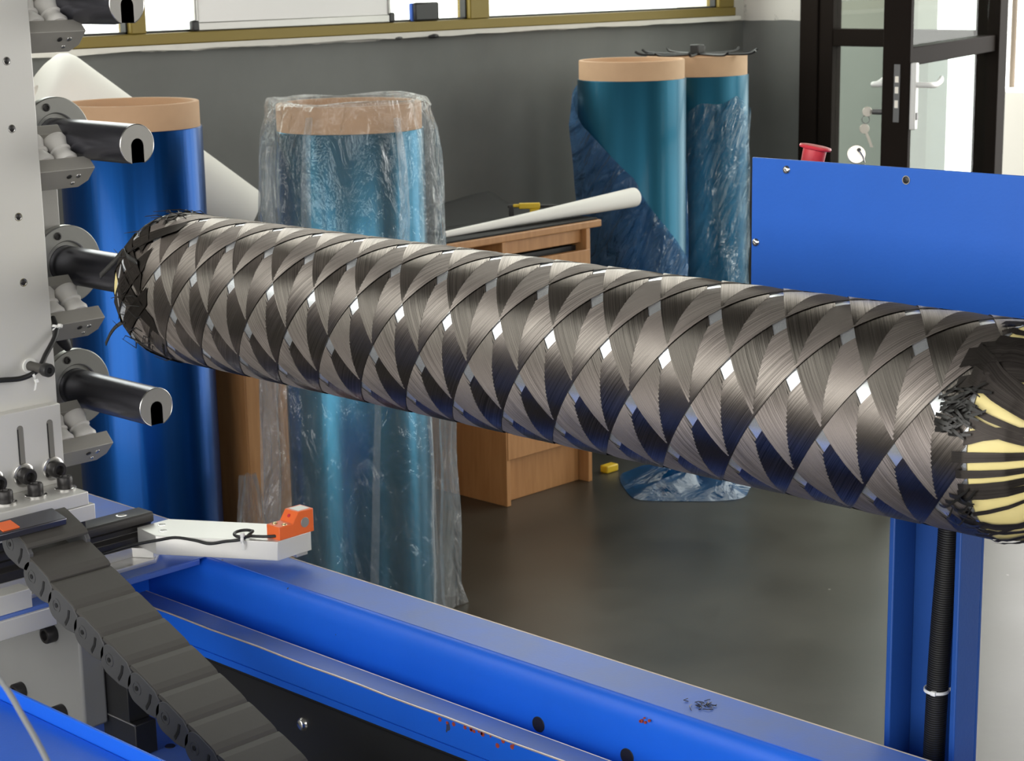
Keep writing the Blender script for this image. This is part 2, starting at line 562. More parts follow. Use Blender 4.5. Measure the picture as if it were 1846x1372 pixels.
class MB:
    def __init__(self):
        self.v, self.f = [], []

    def add(self, vs, fs):
        b = len(self.v)
        self.v += [tuple(x) for x in vs]
        self.f += [tuple(i + b for i in q) for q in fs]
        return self

    def box(self, x0, x1, y0, y1, z0, z1):
        return self.add([(x0, y0, z0), (x1, y0, z0), (x1, y1, z0), (x0, y1, z0), (x0, y0, z1), (x1, y0, z1), (x1, y1, z1), (x0, y1, z1)],
                        [(0, 3, 2, 1), (4, 5, 6, 7), (0, 1, 5, 4), (1, 2, 6, 5), (2, 3, 7, 6), (3, 0, 4, 7)])

    def obox(self, c, ax, ay, az):
        """box from centre and three half-extent vectors"""
        c, ax, ay, az = map(Vector, (c, ax, ay, az))
        vs = [c + sx * ax + sy * ay + sz * az for sz in (-1, 1) for sx, sy in ((-1, -1), (1, -1), (1, 1), (-1, 1))]
        fs = [(0, 3, 2, 1), (4, 5, 6, 7), (0, 1, 5, 4), (1, 2, 6, 5), (2, 3, 7, 6), (3, 0, 4, 7)]
        if ax.cross(ay).dot(az) < 0:
            fs = [tuple(reversed(q)) for q in fs]
        return self.add(vs, fs)

    def prism(self, pts, d):
        """polygon (3D points, in order) pushed along d"""
        n = len(pts)
        pts = [Vector(q) for q in pts]
        d = Vector(d)
        nrm = Vector((0, 0, 0))
        for i in range(n):
            nrm += pts[i].cross(pts[(i + 1) % n])
        if nrm.dot(d) > 0:
            pts.reverse()
        vs = pts + [q + d for q in pts]
        fs = [tuple(range(n)), tuple(reversed(range(n, 2 * n)))]
        fs += [(i, i + n, (i + 1) % n + n, (i + 1) % n) for i in range(n)]
        return self.add(vs, fs)

    def lathe(self, prof, base, axis, n=32, a0=0.0, a1=2 * pi, closed=False):
        """profile of (radius, height along axis)"""
        base, axis = Vector(base), Vector(axis).normalized()
        t = Vector((0, 0, 1)) if abs(axis.z) < .9 else Vector((1, 0, 0))
        u = axis.cross(t).normalized()
        w = axis.cross(u)
        full = abs(a1 - a0 - 2 * pi) < 1e-6
        cols = n if full else n + 1
        vs = []
        for r, h in prof:
            for i in range(cols):
                a = a0 + (a1 - a0) * i / n
                vs.append(base + axis * h + (u * cos(a) + w * sin(a)) * r)
        fs = []
        m = len(prof)
        for j in range(m - 1 + (1 if closed else 0)):
            j2 = (j + 1) % m
            for i in range(n):
                i2 = (i + 1) % cols
                fs.append((j * cols + i, j * cols + i2, j2 * cols + i2, j2 * cols + i))
        if full and not closed:
            if prof[0][0] > 1e-6:
                fs.append(tuple(reversed(range(cols))))
            if prof[-1][0] > 1e-6:
                fs.append(tuple(range((m - 1) * cols, m * cols)))
        return self.add(vs, fs)

    def cyl(self, p0, p1, r0, r1=None, n=24, bev=0.0):
        p0, p1 = Vector(p0), Vector(p1)
        r1 = r0 if r1 is None else r1
        L = (p1 - p0).length
        if bev:
            return self.lathe([(r0 - bev, 0), (r0, bev), (r1, L - bev), (r1 - bev, L)], p0, p1 - p0, n)
        return self.lathe([(r0, 0), (r1, L)], p0, p1 - p0, n)

    def tube(self, path, r, n=10):
        path = [Vector(q) for q in path]
        rs = r if isinstance(r, (list, tuple)) else [r] * len(path)
        vs, fs = [], []
        prev = None
        for i, q in enumerate(path):
            d = (path[min(i + 1, len(path) - 1)] - path[max(i - 1, 0)]).normalized()
            if prev is None:
                t = Vector((0, 0, 1)) if abs(d.z) < .9 else Vector((1, 0, 0))
                u = d.cross(t).normalized()
            else:
                u = (prev - d * prev.dot(d)).normalized()
            prev = u
            w = d.cross(u)
            for k in range(n):
                a = 2 * pi * k / n
                vs.append(q + (u * cos(a) + w * sin(a)) * rs[i])
        for i in range(len(path) - 1):
            for k in range(n):
                k2 = (k + 1) % n
                fs.append((i * n + k, i * n + k2, (i + 1) * n + k2, (i + 1) * n + k))
        fs.append(tuple(reversed(range(n))))
        fs.append(tuple(range((len(path) - 1) * n, len(path) * n)))
        return self.add(vs, fs)

    def grid(self, fn, nu, nv, wrap=False):
        vs = [fn(i / nu, j / nv) for j in range(nv + 1) for i in range(nu if wrap else nu + 1)]
        c = nu if wrap else nu + 1
        fs = []
        for j in range(nv):
            for i in range(nu):
                i2 = (i + 1) % c
                fs.append((j * c + i, j * c + i2, (j + 1) * c + i2, (j + 1) * c + i))
        return self.add(vs, fs)

    def build(self, name, mat, parent=None, bev=0.0, smooth=None, seg=2, label=None, solid=0.0):
        off = offset_of(parent) if parent is not None else Vector((0, 0, 0))
        me = bpy.data.meshes.new(name)
        me.from_pydata([(x - off.x, y - off.y, z - off.z) for x, y, z in self.v], [], self.f)
        me.update()
        me.materials.append(M[mat] if isinstance(mat, str) else mat)
        if smooth is not None:
            me.shade_smooth()
            me.set_sharp_from_angle(angle=radians(smooth))
        o = bpy.data.objects.new(name, me)
        col.objects.link(o)
        if parent is not None:
            o.parent = parent
        if solid:
            s = o.modifiers.new('thickness', 'SOLIDIFY')
            s.thickness = solid
            s.offset = 0
        if bev:
            b = o.modifiers.new('edge', 'BEVEL')
            b.width = bev
            b.segments = seg
            b.limit_method = 'ANGLE'
            b.angle_limit = radians(35)
            b.harden_normals = False
            if smooth is None:
                me.shade_smooth()
                me.set_sharp_from_angle(angle=radians(50))
        if label:
            o['label'] = label
        return o


def tag(o, label, cat, group=None):
    o['label'] = label
    o['category'] = cat
    if group:
        o['group'] = group
    return o


def thing(name, label, cat, loc, group=None):
    o = bpy.data.objects.new(name, None)
    o.empty_display_size = .05
    o.location = loc
    col.objects.link(o)
    return tag(o, label, cat, group)


def struct(o):
    o['kind'] = 'structure'
    return o


def sroot(name, loc=(0, 0, 0)):
    o = bpy.data.objects.new(name, None)
    o.location = loc
    col.objects.link(o)
    o['kind'] = 'structure'
    return o


def copy_tree(o, parent=None):
    c = o.copy()
    col.objects.link(c)
    if parent is not None:
        c.parent = parent
    for ch in list(o.children):
        copy_tree(ch, c)
    return c


def smoothpath(pts, n=6):
    """Catmull-Rom through the points"""
    P = [Vector(q) for q in pts]
    P = [P[0] * 2 - P[1]] + P + [P[-1] * 2 - P[-2]]
    out = []
    for i in range(1, len(P) - 2):
        for k in range(n):
            t = k / n
            out.append(.5 * ((2 * P[i]) + (-P[i - 1] + P[i + 1]) * t + (2 * P[i - 1] - 5 * P[i] + 4 * P[i + 1] - P[i + 2]) * t * t
                             + (-P[i - 1] + 3 * P[i] - 3 * P[i + 1] + P[i + 2]) * t ** 3))
    out.append(P[-2])
    return out


# ------------------------------------------------------------------ the room
XL, XR, YB, YF, ZC = -4.5, 5.51, 4.15, -4.0, 4.2
T = .22
struct(MB().box(XL - .3, 9.5, YF - .3, 7.0, -.12, 0).build('floor', 'floor'))
struct(MB().box(XL - T, XR + T, YF - T, YB + T, ZC, ZC + .15).build('ceiling', 'ceiling'))
w = MB()
w.box(XL - T, XR + T, YB, YB + T, 0, 1.262)
w.box(XL - T, XR + T, YB, YB + T, 3.95, ZC)
w.box(5.40, XR + T, YB, YB + T, 1.262, 3.95)
w.box(XL - T, -.07, YB, YB + T, 1.262, 2.05)  # unseen sill raised to darken reflections on the tows
struct(w.build('wall_back', 'wall'))
struct(MB().box(-.07, 2.26, YB - .012, YB + T, 1.2626, 3.95).build('window_blocker', 'grey_blocker'))  # unseen pier added over the windows to darken tow reflections
w = MB()
w.box(XR, XR + T, 3.885, YB, 0, ZC)
w.box(XR, XR + T, YF, -1.0, 0, ZC)
w.box(XR, XR + T, -1.0, 1.2, 2.6, ZC)  # head of the added opening that lights the floor
w.box(XR, XR + T, 1.2, 1.6, 0, ZC)
w.box(XR, XR + T, 1.6, 3.885, 2.5, ZC)
struct(w.build('wall_right', 'wall'))
w = MB()
w.box(XL - T, XL, YF, YB, 0, .15)
w.box(XL - T, XL, YF, YB, 4.0, ZC)
w.box(XL - T, XL, YF, -3.3, .15, 4.0)
w.box(XL - T, XL, 3.9, YB, .15, 4.0)
struct(w.build('wall_left', 'white_wall'))
w = MB()
w.box(XL - T, XR + T, YF - T, YF, 0, 1.9)
w.box(XL - T, XR + T, YF - T, YF, 4.0, ZC)
w.box(XL - T, -4.2, YF - T, YF, 1.9, 4.0)
w.box(2.5, XR + T, YF - T, YF, 1.9, 4.0)
struct(w.build('wall_front', 'white_wall'))

# window band of the back wall
win = sroot('window_1', (1.0, 4.13, 1.26))
w = MB()
w.box(XL, 5.40, 4.10, 4.17, 1.2625, 1.2925)
w.build('window_frame', 'gold', win, bev=.003)
MB().box(XL, 5.40, 4.10, 4.17, 3.90, 3.95).build('window_frame', 'gold', win, bev=.003)
mull = [5.355, 4.118, 2.862, 2.225, -.04, -.98, -2.18, -3.44, -4.45]
for i, x in enumerate(mull):
    hw = .042 if i != 2 else .024
    zb_ = 1.2925 if i < 4 else 2.05
    MB().box(x - hw, x + hw, 4.105, 4.165, zb_, 3.90).build('mullion', 'gold', win, bev=.003)
for i in range(len(mull) - 1):
    if i == 3:
        continue
    x1 = mull[i] - (.042 if i != 2 else .024)
    x0 = mull[i + 1] + (.042 if i + 1 != 2 else .024)
    zb_ = 1.2925 if i < 3 else 2.05
    pane = MB().box(x0, x1, 4.133, 4.139, zb_, 3.90).build('pane', 'glass', win)
    g = MB()
    g.box(x0, x1, 4.122, 4.145, zb_, zb_ + .006)
    g.box(x1 - .006, x1, 4.122, 4.145, zb_, 3.90)
    g.box(x0, x0 + .006, 4.122, 4.145, zb_, 3.90)
    g.build('gasket', 'gasket', pane)
# plaster sill line under the frame, brushed unevenly
rs = random.Random(3)
N = 90
t1 = MB()
lo = [1.2478 + rs.uniform(-.0025, .0025) for _ in range(N + 1)]
vs, fs = [], []
for i in range(N + 1):
    x = XL + (5.42 - XL) * i / N
    vs += [(x, 4.149, lo[i] - .002), (x, 4.094, lo[i]), (x, 4.092, 1.2622), (x, 4.152, 1.2624)]
for i in range(N):
    for k in range(3):
        fs.append((i * 4 + k, i * 4 + k + 1, i * 4 + 5 + k, i * 4 + 4 + k))
struct(t1.add(vs, [tuple(reversed(q)) for q in fs]).build('trim_1', 'trim', smooth=40))

# left and front hall windows (frames only, unseen); front ones added for light
for nm, horiz in (('window_2', False), ('added_window_front', True)):
    r = sroot(nm, (0, 0, 0))
    for k in range(7):
        if horiz:
            x = -4.2 + 6.7 * k / 6
            MB().box(x - .03, x + .03, YF - .12, YF - .05, 1.9, 4.0).build('mullion', 'gold', r)  # mullions of the added front windows
        else:
            y = -3.3 + 7.2 * k / 6
            MB().box(XL - .12, XL - .05, y - .03, y + .03, .15, 4.0).build('mullion', 'gold', r)

# doorway: fixed side light and opened leaf
d1 = sroot('door_1', (5.51, 3.7, 0))
MB().box(5.485, 5.56, 3.81, 3.885, 0, 2.5).build('jamb', 'doorframe', d1, bev=.004)
MB().box(5.495, 5.55, 3.753, 3.81, 0, 2.5).build('stile', 'doorframe', d1, bev=.003)
MB().box(5.495, 5.55, 3.12, 3.16, 0, 2.5).build('stile', 'doorframe', d1, bev=.003)
MB().box(5.497, 5.548, 3.16, 3.753, 1.157, 1.2165).build('cross_rail', 'doorframe', d1, bev=.003)
MB().box(5.497, 5.548, 3.16, 3.753, 0, .16).build('bottom_rail', 'doorframe', d1, bev=.003)
MB().box(5.497, 5.548, 3.16, 3.753, 2.42, 2.5).build('top_rail', 'doorframe', d1, bev=.003)
MB().box(5.520, 5.526, 3.16, 3.753, 1.2165, 2.42).build('pane', 'glass', d1)
MB().box(5.520, 5.526, 3.16, 3.753, .16, 1.157).build('pane', 'glass', d1)

# open leaf: hinge near (5.43,3.06), lock edge near (4.45,2.83)
d2 = sroot('door_2', (5.43, 3.06, 0))
LK = Vector((4.4835, 2.8063, 0))           # near lower corner of the leaf's front face at the lock edge
ld = Vector((5.4347 - 4.4835, 3.0573 - 2.8063, 0))
LW = ld.length + .045
ld.normalize()
lnv = Vector((-ld.y, ld.x, 0))              # towards the back of the leaf
TH = .078


def leaf(a0, a1, z0, z1, b0=0.0, b1=TH):
    c = LK + ld * ((a0 + a1) / 2) + lnv * ((b0 + b1) / 2) + Vector((0, 0, (z0 + z1) / 2))
    return MB().obox(c, ld * ((a1 - a0) / 2), lnv * ((b1 - b0) / 2), Vector((0, 0, (z1 - z0) / 2)))


leaf(0, .028, .02, 2.42).build('lock_stile', 'doorframe', d2, bev=.003)
leaf(LW - .10, LW, .02, 2.42).build('hinge_stile', 'doorframe', d2, bev=.003)
leaf(.028, LW - .10, 1.157, 1.208, .012, TH - .012).build('cross_rail', 'doorframe', d2, bev=.003)
leaf(.028, LW - .10, .02, .20, .012, TH - .012).build('bottom_rail', 'doorframe', d2, bev=.003)
leaf(.028, LW - .10, 2.34, 2.42, .012, TH - .012).build('top_rail', 'doorframe', d2, bev=.003)
leaf(.028, LW - .10, 1.208, 2.34, TH / 2 - .003, TH / 2 + .003).build('pane', 'glass', d2)
leaf(.028, LW - .10, .20, 1.157, TH / 2 - .003, TH / 2 + .003).build('pane', 'glass', d2)
lp = leaf(-.0025, .0, 1.005, 1.165, .026, .044).build('lock_plate', 'lock_plate', d2, bev=.001)
for z0, z1 in ((1.115, 1.132), (1.085, 1.103), (1.045, 1.066)):
    leaf(-.0032, -.0025, z0, z1, .030, .040).build('latch', 'key', lp)
hp = leaf(.004, .032, .985, 1.168, -.017, 0).build('handle_plate', 'whiteplastic', d2, bev=.003, label='long white handle plate')
leaf(.012, .026, 1.012, 1.032, -.020, -.017).build('keyhole', 'lock_plate', hp)


def lever(b0, sgn, nm):
    def P(a, b, z):
        return LK + ld * a + lnv * b + Vector((0, 0, z))
    pts = smoothpath([P(.017, b0, 1.108), P(.017, b0 + sgn * .022, 1.108), P(.03, b0 + sgn * .034, 1.107), P(.075, b0 + sgn * .036, 1.106), P(.12, b0 + sgn * .035, 1.114), P(.145, b0 + sgn * .030, 1.122)], 4)
    return MB().tube(pts, [.008] * 8 + [.0085] * (len(pts) - 12) + [.0075, .007, .0065, .005], 10).build(nm, 'whiteplastic', d2, smooth=60, label='white door lever')


lever(-.017, -1, 'handle')
lever(TH, 1, 'handle')
# keys hanging from the far cylinder
kr = thing('key_ring', 'two pale keys hanging on a ring at the black door leaf lock', 'keys', (LK + ld * .0 + lnv * (TH + .02) + Vector((0, 0, 1.02))))
kb = LK + ld * .012 + lnv * (TH + .022) + Vector((0, 0, 0))
rx = -ld * .72 - lnv * -.69
fx = Vector((.72, -.69, 0)).normalized()
fy = Vector((.69, .72, 0)).normalized()


def disc(mb, c, r, t, nrm, n=24):
    c, nrm = Vector(c), Vector(nrm).normalized()
    mb.cyl(c - nrm * t / 2, c + nrm * t / 2, r, n=n, bev=t * .2)
    return mb


cyl_end = LK + ld * .017 + lnv * TH + Vector((0, 0, 1.032))
m_ = MB().cyl(cyl_end, cyl_end + lnv * .030, .008, n=14)
m_.build('cylinder', 'lock_plate', kr, smooth=40)
disc(MB(), cyl_end + lnv * .046, .014, .003, fy).build('key_bow', 'key', kr, smooth=40)
ringc = cyl_end + lnv * .050 + Vector((0, 0, -.022))
MB().tube([ringc + fx * .011 * cos(a) + Vector((0, 0, .011 * sin(a))) for a in [2 * pi * k / 18 for k in range(19)]], .0012, 6).build('ring', 'lock_plate', kr, smooth=60)
k2 = ringc + Vector((0, 0, -.026)) - fx * .003
kk = disc(MB(), k2, .014, .003, fy)
kk.obox(k2 + Vector((0, 0, -.032)) + fx * .014, fx * .004 , fy * .0012, (fx * .4 + Vector((0, 0, -1))).normalized() * .022)
kk.build('key', 'key', kr, smooth=40)

# outside the door
ex = sroot('exterior_wall', (6.6, 4.2, 0))
MB().box(6.6, 6.75, 4.045, 4.72, 0, 1.16).build('wall_block', 'outside_wall', ex)
MB().box(6.6, 6.75, 4.10, 4.72, 1.16, 2.6).build('wall_block', 'outside_upper', ex)
tag(MB().cyl((7.5, 4.172, 0), (7.5, 4.172, 1.9), .013, n=12).build('handrail_post', 'outside_post', smooth=40), 'thin pale upright post in the glare outside the door', 'post')
tag(MB().box(7.3, 7.6, 3.6, 4.158, 0, .89).build('parapet', 'outside_pale', bev=.01), 'low pale parapet in the glare outside the doorway', 'parapet')

# ------------------------------------------------------------------ things on the window rail
wb = thing('whiteboard', 'white magnetic board standing on the gold window rail', 'whiteboard', (3.40, 4.115, 1.2925))
MB().box(3.052, 3.745, 4.112, 4.120, 1.305, 1.80).build('board', 'whiteboard', wb)
MB().box(3.046, 3.752, 4.108, 4.122, 1.2935, 1.3165).build('bottom_channel', 'steel', wb, bev=.003)
MB().box(3.046, 3.058, 4.108, 4.122, 1.3165, 1.80).build('side_channel', 'steel', wb, bev=.003)
MB().box(3.740, 3.752, 4.108, 4.122, 1.3165, 1.80).build('side_channel', 'steel', wb, bev=.003)
MB().box(3.034, 3.058, 4.106, 4.124, 1.2928, 1.322).build('corner_cap', 'black_plastic', wb, bev=.005)
MB().box(3.742, 3.766, 4.106, 4.124, 1.2928, 1.322).build('corner_cap', 'black_plastic', wb, bev=.005)
er = thing('board_eraser', 'black and blue whiteboard eraser standing on the gold window rail', 'eraser', (3.89, 4.115, 1.2925))
MB().box(3.842, 3.942, 4.102, 4.114, 1.2927, 1.348).build('grip', 'black_plastic', er, bev=.006)
MB().box(3.840, 3.944, 4.114, 4.128, 1.2927, 1.346).build('felt_pad', 'felt_blue', er, bev=.003)


def lump(name, c, rx_, ry_, rz_, mat, label, cat, seed):
    r_ = random.Random(seed)
    ph = [r_.uniform(0, 6) for _ in range(4)]

    def fn(u, v):
        a, b = 2 * pi * u, pi * (v - .5)
        k = 1 + .18 * sin(3 * a + ph[0]) * cos(b) + .12 * sin(5 * a + ph[1] + 2 * b)
        return (c[0] + rx_ * k * cos(a) * cos(b), c[1] + ry_ * k * sin(a) * cos(b), c[2] + rz_ * k * sin(b))
    return tag(MB().grid(fn, 16, 8, wrap=True).build(name, mat, smooth=60), label, cat)


lump('glove_scrap', (3.905, 4.093, 1.2478), .022, .012, .006, 'black_plastic', 'larger black scrap lying on the plaster line under the window', 'scrap', 1)
lump('paint_chip', (3.765, 4.093, 1.2475), .012, .010, .004, 'lock_plate', 'small grey chip lying on the plaster line under the window', 'scrap', 2)

# ------------------------------------------------------------------ film rolls
ROLL_H = 1.165


def make_roll(loc, r, film, label, h=ROLL_H, ftop=1.108):
    t = thing('film_roll', label, 'roll', loc, 'upright rolls of blue film')
    x, y, _ = loc
    core = MB()
    core.lathe([(r - .012, .002), (r, .002), (r, h - .002), (r - .002, h), (r - .010, h), (r - .012, h - .002)], (x, y, 0), (0, 0, 1), 64, closed=True)
    core.build('cardboard_core', 'cardboard', t, smooth=50)
    f = MB()
    f.lathe([(r - .001, .004), (r + .0045, .004), (r + .0045, ftop - .002), (r + .003, ftop), (r - .001, ftop)], (x, y, 0), (0, 0, 1), 64, closed=True)
    f.build('film', film, t, smooth=50)
    return t


make_roll((2.435, 3.549, 0), .156, 'film_royal', 'royal blue film roll on a cardboard core behind the machine column')
make_roll((2.687, 3.0885, 0), .158, 'film_mid', 'blue film roll standing inside the clear plastic bag')
make_roll((4.3745, 3.7154, 0), .161, 'film_teal', 'teal film roll beside the desk, fully topped with bare cardboard')
make_roll((4.765, 3.772, 0), .161, 'film_teal', 'rear teal film roll in the corner with the black wire rack on top', h=1.160, ftop=1.098)


# clear bag
def bag_profile(z):
    pts = [(0, .205), (.25, .212), (.5, .216), (.75, .214), (.95, .212), (1.05, .209), (1.105, .202), (1.158, .183)]
    for (z0, r0), (z1, r1) in zip(pts, pts[1:]):
        if z <= z1:
            return r0 + (r1 - r0) * (z - z0) / (z1 - z0)
    return pts[-1][1]


rb = random.Random(11)
folds = [(rb.uniform(0, 2 * pi), rb.uniform(.06, .14), rb.uniform(.010, .026), rb.uniform(-.35, .35)) for _ in range(18)]


def bag_fn(u, v):
    a = 2 * pi * u
    x0, y0 = 2.687, 3.0885
    if v < .86:                               # hanging wall
        z = 1.158 * v / .86
        r = bag_profile(z)
        k = 0
        for (f, wd, h, tw) in folds:
            dd = (a - f - tw * (1 - z) + pi) % (2 * pi) - pi
            k += h * max(0, 1 - abs(dd) / wd) * (1 - .55 * z / 1.16)
        k += .005 * sin(7 * a + 3 * z) + .002 * sin(23 * z + 5 * a)
        r = max(.176, r + k - .012)
        if z < .05:
            r += .02 * (1 - z / .05) * (.5 + .5 * sin(9 * a))
        return (x0 + r * cos(a), y0 + r * sin(a), max(.002, z + .006 * sin(5 * a) * (z > 1.0)))
    t = (v - .86) / .14                       # over the rim and tucked inside
    prof = [(.180, 1.158), (.176, 1.172 + .006 * sin(3 * a + 1)), (.160, 1.1735 + .004 * sin(5 * a)), (.144, 1.170), (.139, 1.13), (.136, 1.085)]
    i = min(4, int(t * 5))
    q = t * 5 - i
    r = prof[i][0] + (prof[i + 1][0] - prof[i][0]) * q
    z = prof[i][1] + (prof[i + 1][1] - prof[i][1]) * q
    r += .004 * sin(11 * a) * (1 - t) * (1 if r > .166 else 0)
    return (x0 + r * cos(a), y0 + r * sin(a), z)


bag = MB().grid(bag_fn, 150, 100, wrap=True).build('plastic_bag', 'bag_clear', smooth=35)
tag(bag, 'tall clear plastic bag pulled over the middle blue roll', 'bag')
FA = math.atan2(-.754, -.656)
for (th, wd, v0, v1, lean_) in ((-28, 4.2, .42, .855, .0), (47, 5.5, .02, .60, -.10), (33, 5, .56, .85, .05), (-62, 5, .05, .8, .06), (8, 3.0, .05, .42, .12)):
    def fold_fn(u, v, th=th, wd=wd, v0=v0, v1=v1, lean_=lean_):
        vv = v0 + (v1 - v0) * v
        a = FA + radians(th) + lean_ * (v - .5) + radians(wd) * (u * 2 - 1) * (1 - .4 * v)
        x, y, z = bag_fn((a / (2 * pi)) % 1.0, vv)
        k = 1.012
        return (2.687 + (x - 2.687) * k, 3.0885 + (y - 3.0885) * k, z)
    MB().grid(fold_fn, 6, 60).build('bag_fold', 'bag_fold', bag, smooth=35)


# blue wrap slipped down the roll next to the desk
def wrap_fn(x0, y0, r0, top, amp, seed, skirt, fl=0.0, fdir=0.0, zmid=.9):
    rr = random.Random(seed)
    fd = [(rr.uniform(0, 2 * pi), rr.uniform(.08, .2), rr.uniform(.3, 1.0), rr.uniform(-1.5, 1.5)) for _ in range(16)]

    def fn(u, v):
        a = 2 * pi * u
        zt = top(a)
        z = .003 + (zt - .003) * (1 - (1 - v) ** 1.15)
        k = 0
        for (f, wd, h, tw) in fd:
            dd = (a - f - tw * (1 - z) + pi) % (2 * pi) - pi
            k += amp * h * max(0, 1 - abs(dd) / wd)
        r = r0 + k + amp * .25 * (1 + sin(9 * a + 14 * z)) + amp * .2 * (1 + sin(31 * z + 4 * a))
        if z < .16:
            r += skirt * (1 - z / .16) ** 1.5 * (.6 + .4 * sin(5 * a + 1) + .15 * sin(13 * a))
        if fl:
            dd = abs((a - fdir + pi) % (2 * pi) - pi)
            if dd < 1.0:
                r += fl * cos(dd / 1.0 * pi / 2) ** 2 * max(0, 1 - abs(z - zmid) / .26)
        return (x0 + r * cos(a), y0 + r * sin(a), z)
    return fn


AL = math.atan2(-.69 * -1, -.72) # left of roll as the camera stands
def top3(a):
    # high on the left side, dropping to the right front
    fa = math.atan2(-.70, -.71)            # towards camera
    d = (a - fa + pi) % (2 * pi) - pi      # negative = picture left
    # picture left is angle fa - pi/2
    t = (d + pi / 2) / (pi / 2)            # 0 at left limb, 1 facing camera, 2 right limb
    if d < -pi / 2 or d > pi / 2:
        return .95 + .15 * sin(a)
    return 1.115 - .30 * min(t, 1.0) ** 0.8 - .30 * max(0, t - 1.0) ** .7


tag(MB().grid(wrap_fn(4.3745, 3.7154, .1665, top3, .006, 5, .03, .026, math.atan2(-.70, -.71) - 1.35, .97), 120, 60, wrap=True).build('plastic_wrap', 'bag_blue', smooth=35),
    'blue plastic wrap slipped diagonally down the roll beside the desk', 'plastic wrap')
tag(MB().grid(wrap_fn(4.765, 3.772, .1665, lambda a: 1.0 + .03 * sin(3 * a + 1) + .015 * sin(7 * a), .008, 9, .01), 120, 60, wrap=True).build('plastic_wrap', 'wrap_rear', smooth=35),
    'crinkled blue plastic wrap around the rear corner roll under the rack', 'plastic wrap')
# wrap pooled on the floor in front
def pool_fn(u, v):
    a = 2 * pi * u
    rr_ = v
    h = .055 * (1 - rr_ ** 2) * (.75 + .25 * sin(5 * a + 6 * rr_)) + .012 * sin(11 * a + 9 * rr_) * (1 - rr_) + .002
    return (4.02 + rr_ * (.215 * cos(a) + .02 * cos(3 * a)) , 3.20 + rr_ * (.20 * sin(a) + .02 * sin(4 * a)), max(.0015, h))


tag(MB().grid(pool_fn, 64, 14, wrap=True).build('plastic_sheet', 'sheet_blue', smooth=30), 'blue plastic sheet crumpled on the floor by the desk leg', 'plastic sheet')


def scrap_fn(u, v):
    a = 2 * pi * u
    z = .30 * v
    r = .016 + .034 * (1 - v) ** .8 + .006 * sin(5 * a + 8 * v) + .003 * sin(11 * a)
    return (2.585 + r * cos(a) - .015 * v, 3.368 + r * .8 * sin(a) - .012 * v, .002 + z)


tag(MB().grid(scrap_fn, 48, 24, wrap=True).build('plastic_scrap', 'bag_clear', smooth=30), 'small crumpled clear plastic standing between royal blue roll and desk', 'plastic scrap')
tag(MB().box(3.935, 3.985, 3.44, 3.47, .0, .022).build('strap_offcut', 'yellow', bev=.004), 'yellow strap end on the floor behind the desk leg', 'strap')

# black wire rack on the rear roll
rk = thing('wire_rack', 'black spider wire rack lying on top of the rear corner roll', 'rack', (4.728, 3.742, 1.160))
MB().box(4.711, 4.745, 3.725, 3.759, 1.1605, 1.195).build('hub', 'black_plastic', rk, bev=.003)
for k in range(10):
    a = 2 * pi * k / 10 + .55
    dx, dy = cos(a), sin(a)
    L = .195 if k % 2 == 0 else .20
    pts = smoothpath([(4.728 + dx * .012, 3.742 + dy * .012, 1.165), (4.728 + dx * .09, 3.742 + dy * .09, 1.1645), (4.728 + dx * L * .82, 3.742 + dy * L * .82, 1.166), (4.728 + dx * L * .94, 3.742 + dy * L * .94, 1.170), (4.728 + dx * L, 3.742 + dy * L, 1.177)], 4)
    MB().tube(pts, 0.0042, 8).build('arm', 'black_plastic', rk, smooth=60)

# ------------------------------------------------------------------ white paper rolls
lean = thing('paper_roll', 'thick white paper roll leaning behind the royal blue roll', 'paper roll', (2.90, 3.85, .752))
ax0 = Vector((2.93, 3.80, .8266))
ax1 = Vector((2.443, 3.965, 1.163))
dA = (ax1 - ax0).normalized()
LA = (ax1 - ax0).length
MB().lathe([(.030, .0), (.083, .0), (.085, .004), (.138, LA - .045), (.135, LA - .026), (.126, LA - .012), (.108, LA - .004), (.080, LA), (.030, LA)], ax0, dA, 48, closed=True).build('outer_paper', 'paper', lean, smooth=40)
MB().lathe([(.020, .01), (.0298, .01), (.0298, LA - .03), (.020, LA - .03)], ax0, dA, 32, closed=True).build('inner_tube', 'cardboard', lean, smooth=40)

cone = thing('rolled_paper', 'white paper rolled into a long cone lying across the desk', 'paper roll', (3.8, 3.5, .75))
c0, c1 = Vector((3.36, 3.50, .7625)), Vector((4.105, 3.475, .7895))
Lc = (c1 - c0).length
MB().lathe([(.0045, .0), (.0085, .0), (.013, Lc * .35), (.0225, Lc * .75), (.028, Lc - .012), (.0275, Lc - .004), (.024, Lc), (.021, Lc - .003), (.018, Lc - .10)], c0, c1 - c0, 32).build('sheet', 'paper', cone, smooth=50)

